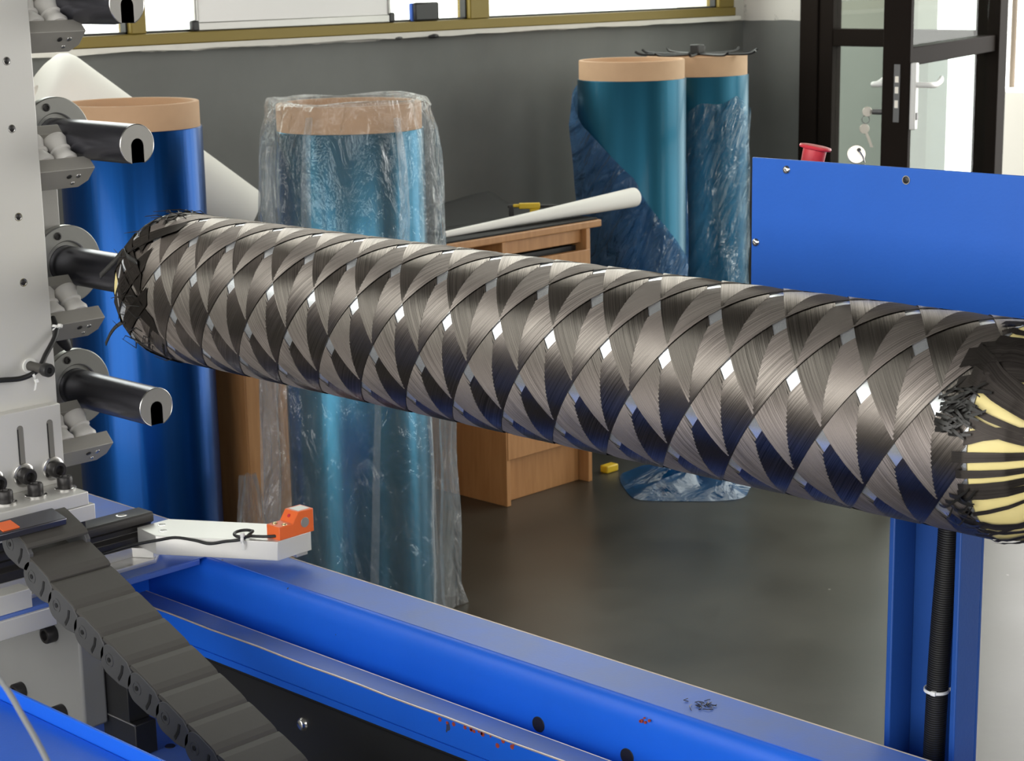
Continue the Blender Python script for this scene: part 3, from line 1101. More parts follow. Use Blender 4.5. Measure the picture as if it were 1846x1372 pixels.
# ------------------------------------------------------------------ desk
dk = thing('desk', 'beech laminate desk with black top under the back windows', 'desk', (3.25, 3.73, 0))
MB().box(2.612, 3.9015, 3.4255, 4.03, .7305, .7505).build('worktop', 'wood', dk, bev=.003)
for nm, xa, xb in (('pedestal_right', 3.5015, 3.8535), ('pedestal_left', 2.625, 2.95)):
    MB().box(xa, xa + .016, 3.4265, 3.95, 0, .7305).build('side_panel', 'wood', dk, bev=.0015)
    MB().box(xb - .016, xb, 3.4265, 3.95, 0, .7305).build('side_panel', 'wood', dk, bev=.0015)
    MB().box(xa + .016, xb - .016, 3.93, 3.946, .07, .7305).build('back_panel', 'wood', dk)
    if nm == 'pedestal_right':
        dr = MB().box(xa + .018, xb - .018, 3.445, 3.461, .692, .7285).build('drawer_front', 'wood', dk, bev=.0015)
        MB().box(xa + .018, xb - .018, 3.465, 3.93, .62, .682).build('drawer_box', 'black_plastic', dk)
        MB().box(xa + .005, xb - .003, 3.4245, 3.4405, .130, .673).build('cupboard_door', 'wood', dk, bev=.0015)
        MB().box(xa + .018, xb - .018, 3.4635, 3.4795, .0, .128).build('plinth_board', 'wood', dk, bev=.0015)
    else:
        MB().box(xa + .003, xb - .003, 3.4245, 3.4405, .02, .715).build('cupboard_door', 'wood', dk, bev=.0015)
MB().box(2.95, 3.5015, 3.90, 3.916, .25, .7305).build('modesty_panel', 'wood', dk)
tag(MB().box(2.70, 3.893, 3.434, 4.0, .7506, .7556).build('desk_mat', 'black_sheet', bev=.001), 'thin black mat covering the beech desk top', 'mat')


def sheet_fn(u, v):
    hgt = .050 + .006 * sin(9 * u) if u < .86 else .054 * max(0, (1 - u) / .14)
    return (3.28 + .62 * u, 3.60 + .15 * v + .02 * u, .7585 + hgt * v ** 1.6 + .003 * sin(11 * u) * v)


tag(MB().grid(sheet_fn, 24, 12).build('rubber_sheet', 'black_sheet', smooth=60, solid=.002), 'curled black sheet rising at the back of the desk', 'sheet')


def sheet2_fn(u, v):
    return (3.36 + .44 * u, 3.53 + .06 * v + .02 * u, .7572 + .003 * v + .002 * sin(5 * u + 2 * v) ** 2)


tag(MB().grid(sheet2_fn, 16, 6).build('rubber_sheet', 'black_sheet', smooth=60, solid=.002), 'flat black sheet lying behind the paper cone', 'sheet')
cl = thing('bar_clamp', 'yellow bar clamp with black rod on the desk by the paper cone', 'clamp', (3.79, 3.62, .757))
ex_ = Vector((.69, -.72, 0))
cb = Vector((3.760, 3.578, .7915))
MB().obox(cb + ex_ * .006, ex_ * .030, Vector((.72, .69, 0)) * .009, Vector((0, 0, .008))).build('body', 'yellow', cl, bev=.003)
MB().obox(cb + ex_ * .020 + Vector((0, 0, -.017)), ex_ * .0135, Vector((.72, .69, 0)) * .008, Vector((0, 0, .0100))).build('grip', 'yellow', cl, bev=.003)
MB().obox(cb + ex_ * -.032 + Vector((0, 0, .001)), ex_ * .008, Vector((.72, .69, 0)) * .006, Vector((0, 0, .004))).build('jaw', 'yellow', cl, bev=.002)
MB().tube([cb + ex_ * -.055, cb + ex_ * .085 + Vector((0, 0, -.002))], .0045, 10).build('rod', 'black_oxide', cl, smooth=60)
MB().obox(cb + ex_ * -.045 + Vector((0, 0, -.014)), ex_ * .007, Vector((.72, .69, 0)) * .006, Vector((0, 0, .014))).build('foot', 'black_oxide', cl, bev=.002)

# ------------------------------------------------------------------ machine bed
ZT = .561
bed = thing('machine_bed', 'blue steel machine bed running under the wound mandrel', 'machine frame', (1.67, 1.3, 0))
Y0, Y1 = .15, 2.75
# far beam: rounded near shoulder
prof = []
for k in range(9):
    a = pi / 2 * k / 8
    prof.append((1.6155 + .0135 + .019 - .019 * sin(a) - .0135 * 0, ZT - .019 + .019 * cos(a)))
x_face = 1.629
prof = [(1.7275, .36), (1.7275, ZT - .003), (1.7245, ZT)]
for k in range(9):
    a = pi / 2 * k / 8
    prof.append((x_face + .020 - .020 * sin(a), ZT - .030 + .030 * cos(a)))
prof += [(x_face, .36)]
MB().prism([(x, Y0, z) for x, z in prof], (0, Y1 - Y0, 0)).build('beam', 'blue', bed, smooth=40)
MB().box(1.646, 1.7235, Y0, Y1, ZT - .0015, ZT + .0007).build('beam_top', 'blue_dusty', bed, label='dusty grey-blue beam top')
# lower lip channel
MB().box(1.549, 1.588, Y0, Y1 - .4, .462, .500).build('lip_channel', 'blue', bed, bev=.002)
MB().box(1.5515, 1.587, Y0, Y1 - .4, .4995, .5008).build('lip_top', 'blue_dusty', bed, label='dusty grey-blue lip')
MB().tube([(1.5492, Y0 + (Y1 - .4 - Y0) * k / 40, .5002 + .0006 * sin(k * 1.7)) for k in range(41)], .0013, 6).build('worn_edge', 'bare_edge', bed, smooth=60, label='edge worn to bare metal')
MB().tube([(1.5878, Y0 + (Y1 - .4 - Y0) * k / 2, .5004) for k in range(3)], .0009, 6).build('worn_edge', 'bare_edge', bed, smooth=60)
MB().tube([(1.7265, Y0 + (Y1 - Y0) * k / 2, .5607) for k in range(3)], .0009, 6).build('worn_edge', 'bare_edge', bed, smooth=60)
MB().box(1.549, 1.64, Y0, Y1 - .4, .452, .462).build('web', 'blue', bed)
# primer showing where the lip is chipped
rr = random.Random(5)
pm = MB()
for k in range(16):
    y = rr.choice([1.53, 1.56, 1.60, 1.64, 1.66]) + rr.uniform(-.03, .03)
    z = .4985 - abs(rr.gauss(0, .004))
    rdd = rr.uniform(.0012, .0035)
    pm.cyl((1.5489, y, z), (1.5485, y, z), rdd, n=7)
pm.build('paint_chips', 'rust', bed)
bed.children[-1]['kind'] = 'stuff'
pm = MB()
for k in range(5):
    y, z = 1.365 + rr.uniform(-.01, .01), .545 + rr.uniform(-.006, .004)
    pm.cyl((1.6305, y, z), (1.6285, y, z), rr.uniform(.001, .003), n=7)
pm.build('paint_chips', 'rust', bed)
bed.children[-1]['kind'] = 'stuff'
# black panel below with rubber edge
MB().box(1.556, 1.566, Y0, 2.22, .10, .452).build('dark_panel', 'black_plastic', bed)
MB().box(1.549, 1.572, Y0, 2.22, .447, .4535).build('rubber_edge', 'black_sheet', bed, bev=.002)
bt = MB().lathe([(0, .006), (.005, .0055), (.0085, .004), (.0105, 0)], (1.556, 1.937, .4035), (-1, 0, 0), 24)
bt.build('panel_button', 'chrome', bed, smooth=60, label='domed steel button')
for y in (1.545, 1.395):
    disc(MB(), (1.6287, y, .4905), .0105, .002, (1, 0, 0)).build('bolt_hole', 'black_plastic', bed, smooth=40)
# cross member and legs
MB().box(1.18, 1.63, 2.262, 2.75, .552, ZT - .0005).build('cross_member', 'blue_dusty', bed, bev=.001)
MB().box(1.55, 1.628, 2.40, 2.42, .46, .552).build('end_wall', 'blue', bed)
MB().box(1.18, 1.645, 2.264, 2.75, ZT - .0006, ZT + .0006).build('cross_top', 'blue_dusty', bed)
MB().box(1.47, 1.64, 2.57, 2.70, .30, .552).build('gusset', 'blue', bed, bev=.002)
MB().box(1.40, 1.66, 2.02, 2.75, .285, .30).build('foot_plate', 'blue_dusty', bed, bev=.002)
for y in (.25, 2.55):
    MB().box(1.64, 1.715, y, y + .08, 0, .36).build('leg', 'blue', bed, bev=.003)
MB().box(1.42, 1.50, 2.60, 2.68, 0, .285).build('leg', 'blue', bed, bev=.003)
for (x, y) in ((1.522, 2.215), (1.555, 2.235)):
    disc(MB(), (x, y, .3003), .008, .002, (0, 0, 1)).build('bolt_hole', 'black_plastic', bed, smooth=40)

# black smudge of fluff on the beam
fz = MB()
rf = random.Random(4)
for k in range(26):
    p = Vector((1.679 + rf.gauss(0, .006), 1.318 + rf.gauss(0, .006), ZT + .0016))
    q = p + Vector((rf.gauss(0, .006), rf.gauss(0, .006), rf.uniform(0, .0015)))
    fz.tube([p, (p + q) / 2 + Vector((rf.gauss(0, .002), rf.gauss(0, .002), 0.0005)), q], .0005, 4)
fl = fz.build('fibre_fluff', 'frayed')
fl['kind'] = 'stuff'
tag(fl, 'tiny black fibre fluff on the dusty beam top', 'fluff')

# ------------------------------------------------------------------ spool column (stands on the cross member)
cm = thing('spool_column', 'grey steel spool column with slotted spindles at the bed end', 'machine column', (1.45, 2.42, .56))


def socket_bolt(base, axis, r, h, parent, wr=None, wt=.003, name='socket_bolt'):
    base, axis = Vector(base), Vector(axis).normalized()
    wr = wr or r * 1.45
    prof_ = [(r * .96, 0), (r, h * .04), (r, h * .86), (r * .88, h), (r * .58, h), (r * .56, h - .0005), (r * .50, h * .45), (0, h * .45)]
    o = MB().lathe(prof_, base + axis * wt, axis, 24).build(name, 'black_oxide', parent, smooth=40)
    MB().lathe([(r * .7, 0), (wr, 0), (wr, wt * .8), (wr - .001, wt), (r * .7, wt)], base, axis, 28, closed=True).build('washer', 'chrome', o, smooth=40)
    return o


# main plate with tapped holes (countersunk rings)
cp = MB().box(1.30, 1.4895, 2.4075, 2.4325, .70, 1.75).build('column_plate', 'steel_face', cm, bev=.0012)
for z in (1.3262, 1.2292, 1.1006, 1.0032):
    MB().lathe([(.0062, 0.0), (.0062, .0008), (.0050, .0010), (.0042, .0004)], (1.447, 2.4078, z), (0, -1, 0), 20, closed=True).build('hole_rim', 'chrome', cp, smooth=50)
    disc(MB(), (1.447, 2.4072, z), .0044, .0012, (0, 1, 0), 18).build('tapped_hole', 'black_oxide', cp, smooth=50)
MB().box(1.36, 1.483, 2.4325, 2.50, .70, 1.75).build('column_body', 'darkplate', cm, bev=.002)
MB().box(1.40, 1.565, 2.547, 2.572, .72, 1.52).build('rear_plate', 'darkplate', cm, bev=.001)
MB().box(1.42, 1.604, 2.547, 2.560, 1.03, 1.137).build('spacer', 'steel', cm, bev=.001)
MB().box(1.40, 1.47, 2.50, 2.547, .72, 1.52).build('column_rib', 'darkplate', cm)

SP = [(1.597, 1.403), (1.600, 1.199), (1.604, .998), (1.6055, .7985)]
for i, (sx, sz) in enumerate(SP):
    fo = MB()
    fo.lathe([(.0305, .0), (.061, .0), (.0625, .0015), (.0625, .0125), (.061, .014), (.0385, .014), (.037, .0125), (.0365, .0085), (.0305, .0085)], (sx, 2.546, sz), (0, -1, 0), 64, closed=True)
    fo = fo.build('flange', 'flange', cm, smooth=35)
    for k in range(3):
        a = radians(108 + 120 * k)
        bx, bz = sx + .0495 * cos(a), sz + .0495 * sin(a)
        MB().lathe([(.0062, 0), (.0062, .0015), (.0052, .002), (.0036, .002), (.0034, .0004), (0, .0004)], (bx, 2.5318, bz), (0, -1, 0), 20).build('cap_screw', 'black_oxide', fo, smooth=40)
    # spindle: solid bar with a keyhole slot open at the bottom of its end face
    yE, R_ = (2.318 if i != 2 else 2.205), .0300
    sl, dz = .0110, .009
    a_s = math.asin(sl / R_)
    ring = []
    for k in range(49):
        a = -pi / 2 + a_s + (2 * pi - 2 * a_s) * k / 48
        ring.append((R_ * cos(a), R_ * sin(a)))
    slot = [(-sl, -R_ * cos(a_s) + .001)]
    for k in range(13):
        a = pi - pi * k / 12
        slot.append((sl * cos(a), dz - sl + sl * sin(a)))
    slot.append((sl, -R_ * cos(a_s) + .001))
    poly = [(sx + x, yE, sz + z) for x, z in ring + slot]
    body = MB().prism(poly, (0, .035, 0))
    sp = body.build('spindle', 'spindle', cm, smooth=40)
    MB().cyl((sx, yE + .034, sz), (sx, 2.54, sz), R_, n=64).build('spindle_shank', 'spindle', sp, smooth=40)
    face = MB().prism([(sx + x * .965, yE, sz + z * .965) for x, z in ring] + [(sx + x, yE, sz + z) for x, z in slot], (0, -.0008, 0))
    face.build('end_face', 'steel', sp, smooth=40)
    rim = MB().tube([(sx + x * .985, yE - .0002, sz + z * .985) for x, z in ring], .0009, 6)
    rim.build('end_bevel', 'chrome', sp, smooth=60)

# eyelet roller brackets, tipped 45 degrees towards the mandrel
A_ = Vector((0, -sin(radians(45)), -cos(radians(45))))     # roller axis, downwards
D_ = Vector((0, cos(radians(45)), -sin(radians(45))))      # into the bracket
for i, zc in enumerate((1.381, 1.1775, .9465, .747)):
    ox = 1.4905
    o0 = Vector((ox, 2.430, zc))                            # front top edge of lower plate
    wX = 1.588 - ox

    def plate(o, t, dep, w_, cut):
        pts = [o, o + Vector((w_, 0, 0)), o + Vector((w_, 0, 0)) + D_ * (dep - cut), o + Vector((w_ - cut * .9, 0, 0)) + D_ * dep, o + D_ * dep]
        return MB().prism(pts, A_ * t)
    br = plate(o0, .024, .044, wX, .014).build('guide_bracket', 'bracket', cm, bev=.001)
    for (fx_, fd_) in ((.058, .016), (.074, .016), (.070, .032)):
        c = o0 + Vector((fx_, 0, 0)) + D_ * fd_ + A_ * .0242
        disc(MB(), c, .0042 if fd_ < .03 else .0032, .002, A_, 16).build('screw_head', 'chrome' if fx_ != .058 else 'black_oxide', br, smooth=50)
    up = o0 - A_ * .048 - A_ * .018
    plate(up, .018, .044, wX - .020, .016).build('upper_plate', 'bracket', br, bev=.001)
    MB().prism([o0 + Vector((0, 0, 0)) - A_ * .07 + D_ * .034, o0 + Vector((.060, 0, 0)) - A_ * .07 + D_ * .034, o0 + Vector((.060, 0, 0)) + D_ * .034, o0 + D_ * .034], D_ * .008).build('back_plate', 'black_oxide', br)
    for rxo in (.026, .066):
        rc = o0 + Vector((rxo, 0, 0)) + D_ * .014
        prof_ = []
        for h_, r_ in ((.0, .0150), (.006, .0162), (.013, .0135), (.022, .0118), (.0235, .0145), (.0245, .0145), (.026, .0118), (.035, .0135), (.042, .0162), (.048, .0150)):
            prof_.append((r_ * 1.17, h_))
        MB().lathe([(.003, 0)] + prof_ + [(.003, .048)], rc, -A_, 28).build('roller', 'ceramic', br, smooth=50)

# slotted foot bracket with bolts
fb = MB()
fb.box(1.28, 1.4815, 2.3875, 2.4070, .6945, .8165)
ft = fb.build('foot_bracket', 'steel_face', cm, bev=.0012)
for xs in (1.3600, 1.4105, 1.4610):
    sl_ = MB()
    pts = []
    for k in range(13):
        a = pi * k / 12
        pts.append((xs + .0052 * cos(a), 2.3876, .790 + .0052 * sin(a)))
    pts += [(xs - .0052, 2.3876, .706), (xs + .0052, 2.3876, .706)]
    sl_.prism(pts, (0, -.0006, 0))
    sl_.build('slot', 'darkplate', ft)
    sd = MB().box(xs - .0052, xs - .0032, 2.3868, 2.3872, .706, .790)
    sd.build('slot_wall', 'black_oxide', ft)
    socket_bolt((xs, 2.3875, .7195), (0, -1, 0), .0125, .017, cm)
    socket_bolt((xs - .003, 2.352, .6945), (0, 0, 1), .0115, .0165, cm)
MB().box(1.25, 1.4725, 2.313, 2.4070, .6745, .6945).build('base_plate', 'steel_face', cm, bev=.0012)
MB().box(1.25, 1.4825, 2.313, 2.4070, .650, .6738).build('base_plate', 'steel_face', cm, bev=.0012)
MB().box(1.30, 1.475, 2.328, 2.392, .6315, .650).build('slide_block', 'black_oxide', cm, bev=.002)
MB().box(1.30, 1.47, 2.392, 2.50, .60, .70).build('column_heel', 'darkplate', cm)

# linear guide rail with grooved sides
gd = thing('linear_guide', 'black grooved guide rail under the spool column foot', 'rail', (1.52, 2.35, .584))
gp = [(2.330, .584), (2.330, .598), (2.338, .604), (2.338, .612), (2.330, .617), (2.330, .628), (2.333, .6315),
      (2.369, .6315), (2.372, .628), (2.372, .617), (2.364, .612), (2.364, .604), (2.372, .598), (2.372, .584)]
MB().prism([(1.20, y, z) for y, z in gp], (1.597 - 1.20, 0, 0)).build('rail_body', 'black_oxide', gd, bev=.0008)
for x in (1.553, 1.42):
    MB().lathe([(.0085, 0), (.0085, .0006), (.0065, .0008), (.006, .0002)], (x, 2.352, .6313), (0, 0, 1), 20, closed=True).build('bolt_rim', 'chrome', gd, smooth=50)
    disc(MB(), (x, 2.352, .6315), .006, .0008, (0, 0, 1), 18).build('bolt_hole', 'darkplate', gd, smooth=50)
# aluminium plate under it
mp_ = thing('mounting_plate', 'aluminium mounting plate on the blue cross member', 'plate', (1.40, 2.4, .5617))
MB().prism([(1.19, 2.295, .5617), (1.572, 2.295, .5617), (1.60, 2.325, .5617), (1.60, 2.50, .5617), (1.19, 2.50, .5617)], (0, 0, .0068)).build('base_sheet', 'alu', mp_, bev=.0006)
MB().prism([(1.19, 2.329, .5685), (1.553, 2.329, .5685), (1.572, 2.300, .5685), (1.607, 2.322, .5685), (1.607, 2.50, .5685), (1.19, 2.50, .5685)], (0, 0, .0155)).build('riser_block', 'alu', mp_, bev=.0006)

# sensor bar
sb = thing('sensor_bar', 'bright aluminium bar reaching out over the bed beam', 'bar', (1.62, 2.24, .584))
q = [(1.564, 2.328), (1.557, 2.2705), (1.659, 2.105), (1.727, 2.1085), (1.717, 2.1763), (1.624, 2.3285)]
MB().prism([(x, y, .5843) for x, y in q], (0, 0, .0297)).build('bar_body', 'alu_bright', sb, bev=.0008)
MB().box(1.700, 1.722, 2.112, 2.15, .578, .5845).build('bar_step', 'alu', sb, bev=.0008)
for (x, y) in ((1.580, 2.283), (1.597, 2.310)):
    MB().lathe([(.0062, 0), (.0062, .0005), (.0052, .0007), (.0048, .0002)], (x, y, .614), (0, 0, 1), 20, closed=True).build('hole_rim', 'chrome', sb, smooth=50)
    disc(MB(), (x, y, .6142), .0048, .0006, (0, 0, 1), 18).build('bolt_hole', 'whiteplastic', sb, smooth=50)

# proximity sensor
ps = thing('proximity_sensor', 'orange proximity sensor on the end of the aluminium bar', 'sensor', (1.698, 2.12, .614))
pts = [(1.6645, .6141), (1.731, .6141), (1.731, .6505), (1.7015, .6505), (1.690, .6345), (1.6645, .6345)]
MB().prism([(x, 2.1055, z) for x, z in pts], (0, .031, 0)).build('housing', 'orange', ps, bev=.0012)
disc(MB(), (1.7135, 2.1053, .632), .0078, .0012, (0, -1, 0), 28).build('sensing_face', 'steel', ps, smooth=40, label='round grey sensing face')
MB().box(1.705, 1.728, 2.110, 2.132, .6505, .6508).build('name_plate', 'steel', ps)
disc(MB(), (1.6955, 2.121, .6436), .0028, .001, (-.8, 0, .6), 16).build('indicator_light', 'red', ps, smooth=40)
for (x, y) in ((1.674, 2.128), (1.679, 2.1115)):
    MB().lathe([(.0042, 0), (.0042, .001), (.003, .0022), (0, .0026)], (x, y, .6345), (0, 0, 1), 18).build('screw', 'brass', ps, smooth=50)

# sensor cable with loop
lc = Vector((1.6385, 2.160, .6195))
path = [(1.6660, 2.1155, .6195), (1.6555, 2.128, .6185), (1.6452, 2.146, .6180)]
for k in range(1, 14):
    a = -.75 - 2 * pi * k / 13
    path.append((lc.x + .0135 * cos(a), lc.y + .0135 * sin(a), .6185 + .0045 * k / 13))
path += [(1.628, 2.150, .6165), (1.613, 2.172, .612), (1.600, 2.1945, .607), (1.588, 2.215, .611), (1.572, 2.240, .614), (1.558, 2.262, .609), (1.543, 2.282, .604), (1.520, 2.302, .598), (1.490, 2.312, .5935), (1.450, 2.312, .5935), (1.41, 2.305, .602)]
tag(MB().tube(smoothpath(path, 5), .0024, 8).build('sensor_cable', 'black_plastic', smooth=60), 'thin black cable looped along the aluminium sensor bar', 'cable')


def zip_tie(c, nrm, r, label, headoff, tail=None, group='white cable ties'):
    t = thing('cable_tie', label, 'cable tie', c, group)
    c, nrm = Vector(c), Vector(nrm).normalized()
    tv = Vector((0, 0, 1)) if abs(nrm.z) < .9 else Vector((1, 0, 0))
    u = nrm.cross(tv).normalized()
    w_ = nrm.cross(u)
    b = MB()
    N_ = 24
    vs_, fs_ = [], []
    for k in range(N_):
        a = 2 * pi * k / N_
        d_ = u * cos(a) + w_ * sin(a)
        for (rr_, hh) in ((r, -.0018), (r + .0012, -.0018), (r + .0012, .0018), (r, .0018)):
            vs_.append(c + d_ * rr_ + nrm * hh)
    for k in range(N_):
        k2 = (k + 1) % N_
        for j in range(4):
            j2 = (j + 1) % 4
            fs_.append((k * 4 + j, k * 4 + j2, k2 * 4 + j2, k2 * 4 + j))
    b.add(vs_, fs_).build('strap', 'whiteplastic', t, smooth=40)
    h = c + Vector(headoff)
    MB().obox(h, u * .0032, w_ * .0032, nrm * .0028).build('tie_head', 'whiteplastic', t, bev=.001)
    if tail:
        MB().obox(h + Vector(tail) / 2, Vector(tail) / 2, nrm * .0016, nrm.cross(Vector(tail)).normalized() * .0006).build('tie_tail', 'whiteplastic', t)
    return t


zip_tie((1.6300, 2.1500, .6165), (.55, -.83, 0), .0062, 'white cable tie gripping the cable loop on the aluminium bar', (-.004, -.004, .008), (0, 0, -.024))
zip_tie((1.4545, 2.300, .594), (1, -.1, 0), .0050, 'white cable tie beside the grey drag chain at the mounting plate', (-.002, -.006, .006), (.004, -.006, -.018))

# loose cable on the column with its stud
tag(MB().tube(smoothpath([(1.33, 2.394, .871), (1.386, 2.393, .8675), (1.423, 2.391, .8648), (1.448, 2.387, .874), (1.466, 2.392, .893), (1.487, 2.399, .9137), (1.497, 2.408, .928), (1.503, 2.425, .940)], 6), .0040, 10).build('signal_cable', 'black_plastic', smooth=60),
    'black cable crossing the lower face of the spool column', 'cable')
st = thing('cable_stud', 'black capped stud with white ring on the column face', 'stud', (1.4503, 2.4075, .8762))
MB().lathe([(.0075, 0), (.0115, 0), (.0115, .003), (.0075, .003)], (1.4462, 2.4075, .8775), (0, -1, 0), 28, closed=True).build('white_ring', 'whiteplastic', st, smooth=40)
MB().cyl((1.4462, 2.4075, .8775), (1.4462, 2.365, .8775), .0072, n=24).build('post', 'rubber', st, smooth=40)
MB().lathe([(.0095, 0), (.0102, .002), (.0102, .012), (.0090, .014), (.0045, .014), (.004, .010), (0, .010)], (1.4462, 2.366, .8775), (0, -1, 0), 28).build('cap', 'black_plastic', st, smooth=40)
zip_tie((1.4405, 2.389, .8660), (.9, -.3, .3), .0050, 'white cable tie hanging under the black stud on the column', (0.003, -.003, -.008), (-.004, 0, -.014))
zip_tie((1.4965, 2.4085, .9285), (.4, .2, .8), .0052, 'white cable tie head up where the cable passes behind the column', (.004, -.006, .002), (-.012, .003, -.005))
lv = thing('lever_grip', 'black plastic lever hanging over the lowest flange of the spool column', 'lever', (1.53, 2.45, .90))
MB().tube(smoothpath([(1.508, 2.452, .945), (1.522, 2.455, .922), (1.535, 2.458, .902), (1.5485, 2.460, .880)], 5), [.016, .016, .0155, .015, .0145, .014, .0135, .013, .012, .0115, .011, .0105, .010, .009, .0075, .006], 14).build('grip', 'black_plastic', lv, smooth=60)
MB().cyl((1.47, 2.452, .950), (1.515, 2.452, .946), .009, n=16).build('pivot', 'black_oxide', lv, smooth=40)

# ------------------------------------------------------------------ cable drag chain
ch = thing('drag_chain', 'dark grey cable drag chain slanting down from the column', 'cable chain', (1.35, 2.1, .4))
S = Vector((0, -.9275, -.3738))             # down the chain
Nn = Vector((0, -.3738, .9275))             # outwards
P0 = Vector((1.351, 2.1544, .6315))
pitch = .0652
HW = .049
proto = None
for k in range(-2, 12):
    o_ = P0 + S * (pitch * k)
    if k == -1:
        o_ = P0 - Vector((0, -.90, -.436)) * pitch
    if k == -2:
        o_ = P0 - Vector((0, -.86, -.51)) * pitch * 1.96
    if proto is None or k == 0:
        lk_off = o_
        cover = MB()
        # outer cover: slightly crowned plate with a lapped edge
        sec = [(0, -.0062), (.0, -.0010), (.010, .0002), (.048, .0004), (.058, -.0006), (pitch - .0015, -.0030), (pitch - .0015, -.0062)]
        cover.prism([o_ + Vector((-HW, 0, 0)) + S * a + Nn * b for a, b in sec], (2 * HW, 0, 0))
        link = cover.build('chain_link', 'rubber', ch)
        link.location = (0, 0, 0)
        inner = MB()
        inner.prism([o_ + Vector((-HW + .006, 0, 0)) + S * a + Nn * b for a, b in ((.004, -.046), (.004, -.041), (.058, -.041), (.058, -.046))], (2 * HW - .012, 0, 0))
        inner.build('inner_bar', 'rubber', link)
        for sx in (-1, 1):
            side = MB()
            xs = -HW if sx < 0 else HW - .006
            pts = []
            for j in range(13):             # rounded upstream end
                a = pi / 2 + pi * j / 12
                pts.append((.0235 + .0225 * cos(a), -.0240 + .0225 * sin(a)))
            pts += [(.052, -.0445), (.070, -.0385), (.074, -.026), (.070, -.010), (.056, -.0025)]
            side.prism([o_ + Vector((xs - .0008 * (sx < 0), 0, 0)) + S * a + Nn * b for a, b in pts], (.0068, 0, 0))
            sd = side.build('side_plate', 'chain_side', link, bev=.0008)
        xs = -HW - .0010
        MB().cyl(o_ + Vector((xs + .0006, 0, 0)) + S * .022 - Nn * .024, o_ + Vector((xs - .0009, 0, 0)) + S * .022 - Nn * .024, .0034, n=14).build('pin', 'black_plastic', link, smooth=40)
        MB().lathe([(.0078, 0), (.0098, 0), (.0098, .0010), (.0078, .0010)], o_ + Vector((xs + .0004, 0, 0)) + S * .022 - Nn * .024, (-1, 0, 0), 24, closed=True).build('boss', 'chain_side', link, smooth=40)
        MB().prism([o_ + Vector((xs + .0004, 0, 0)) + S * a + Nn * b for a, b in ((.0465, -.036), (.0505, -.039), (.0545, -.024), (.0530, -.012), (.0490, -.013), (.0500, -.024))], (-.0010, 0, 0)).build('slot', 'black_plastic', link)
        if k == 0:
            proto = link
            plk = o_
        else:
            proto = None
    else:
        c_ = copy_tree(proto, ch)
        c_.location = o_ - plk
hb = MB().obox((1.316, 2.240, .6925), (.060, 0, 0), (0, .019, .004), (0, -.0010, .0055))
hbo = hb.build('end_bracket', 'spindle', ch, bev=.002, label='dark steel end bracket')
MB().obox((1.290, 2.238, .6985), (.013, 0, 0), (0, .012, .0025), (0, -.0002, .0008)).build('sticker', 'orange', hbo, label='orange sticker')

# gearbox and motor below the column
gb = thing('gearbox', 'grey cast gearbox under the cross member behind the drag chain', 'gearbox', (1.44, 2.4, .34))
MB().box(1.420, 1.462, 2.284, 2.56, .338, .5515).build('housing', 'cast_grey', gb, bev=.004)
for (y, z) in ((2.352, .4772), (2.49, .487), (2.342, .352), (2.455, .358)):
    MB().lathe([(.0130, 0), (.0135, .001), (.0135, .015), (.012, .017), (.008, .017), (.0075, .009), (0, .009)], (1.420, y, z), (-1, 0, 0), 24).build('socket_bolt', 'black_oxide', gb, smooth=40)
mo = thing('motor_block', 'black rectangular block beside the grey gearbox', 'motor', (1.49, 2.25, .30))
MB().box(1.4625, 1.500, 2.215, 2.30, .3005, .352).build('lower_body', 'black_plastic', mo, bev=.0015)
MB().box(1.4625, 1.4995, 2.23, 2.30, .352, .44).build('upper_body', 'black_plastic', mo, bev=.0015)
MB().box(1.4615, 1.4635, 2.2155, 2.30, .351, .3528).build('edge_trim', 'steel', mo)
ap = thing('end_bars', 'two grey aluminium bars ending under the drag chain', 'bars', (1.30, 2.35, .55))
MB().box(1.24, 1.335, 2.262, 2.2945, .5617, .5905).build('bar', 'steel_face', ap, bev=.001)
MB().box(1.20, 1.368, 2.255, 2.2615, .528, .556).build('bar', 'steel_face', ap, bev=.001)

# ------------------------------------------------------------------ blue cover in the near corner and loose cord
cv = thing('machine_cover', 'bright blue sheet-metal cover in the near lower corner', 'machine cover', (.9, 1.5, .6))
MB().box(.86, 1.070, 1.2, 1.96, .585, .600).build('cover_sheet', 'blue', cv, bev=.002)
MB().box(1.0705, 1.0745, 1.2, 1.96, .585, .6175).build('raised_edge', 'blue', cv, bev=.001)
MB().box(.90, 1.04, 1.3, 1.95, .0, .585).build('cover_body', 'blue', cv, bev=.004)
tag(MB().tube(smoothpath([(.470, .880, 1.105), (.4822, .8562, 1.0758), (.4872, .8449, 1.0567), (.4924, .8318, 1.0325), (.500, .815, .99), (.515, .795, .90), (.53, .78, .80), (.545, .765, .3), (.55, .76, .003)], 6), .0016, 8).build('loose_cord', 'cord', smooth=60),
    'thin grey cord dangling in front of the near blue cover', 'cord')

# ------------------------------------------------------------------ wound mandrel
MX, MZ = 1.5479, 1.0102
mn = thing('wound_mandrel', 'tube mandrel wound with crossing black carbon fibre tows', 'mandrel', (MX, 1.45, MZ))
YA, YB_ = .835, 2.150
RC = .1036
MB().lathe([(RC, YA - .001), (RC, YB_ + .012)], (MX, 0, MZ), (0, 1, 0), 128).build('film_core', 'mandrel_film', mn, smooth=40, label='silver film showing through the diamond gaps')
PIT, STEP = .0803, radians(60)
GAP = .225
W = 1 - GAP
K = 19
PH0, YP0 = radians(22.0), 1.0292
ca = (1 - GAP / 2) - (YP0 / PIT + PH0 / STEP)
cb_ = (1 - GAP / 2) - (YP0 / PIT - PH0 / STEP)
HI, LO, MID = .1053, .1043, .1048


def wound(y, ph, r):
    return (MX - r * cos(ph), y, MZ + r * sin(ph))


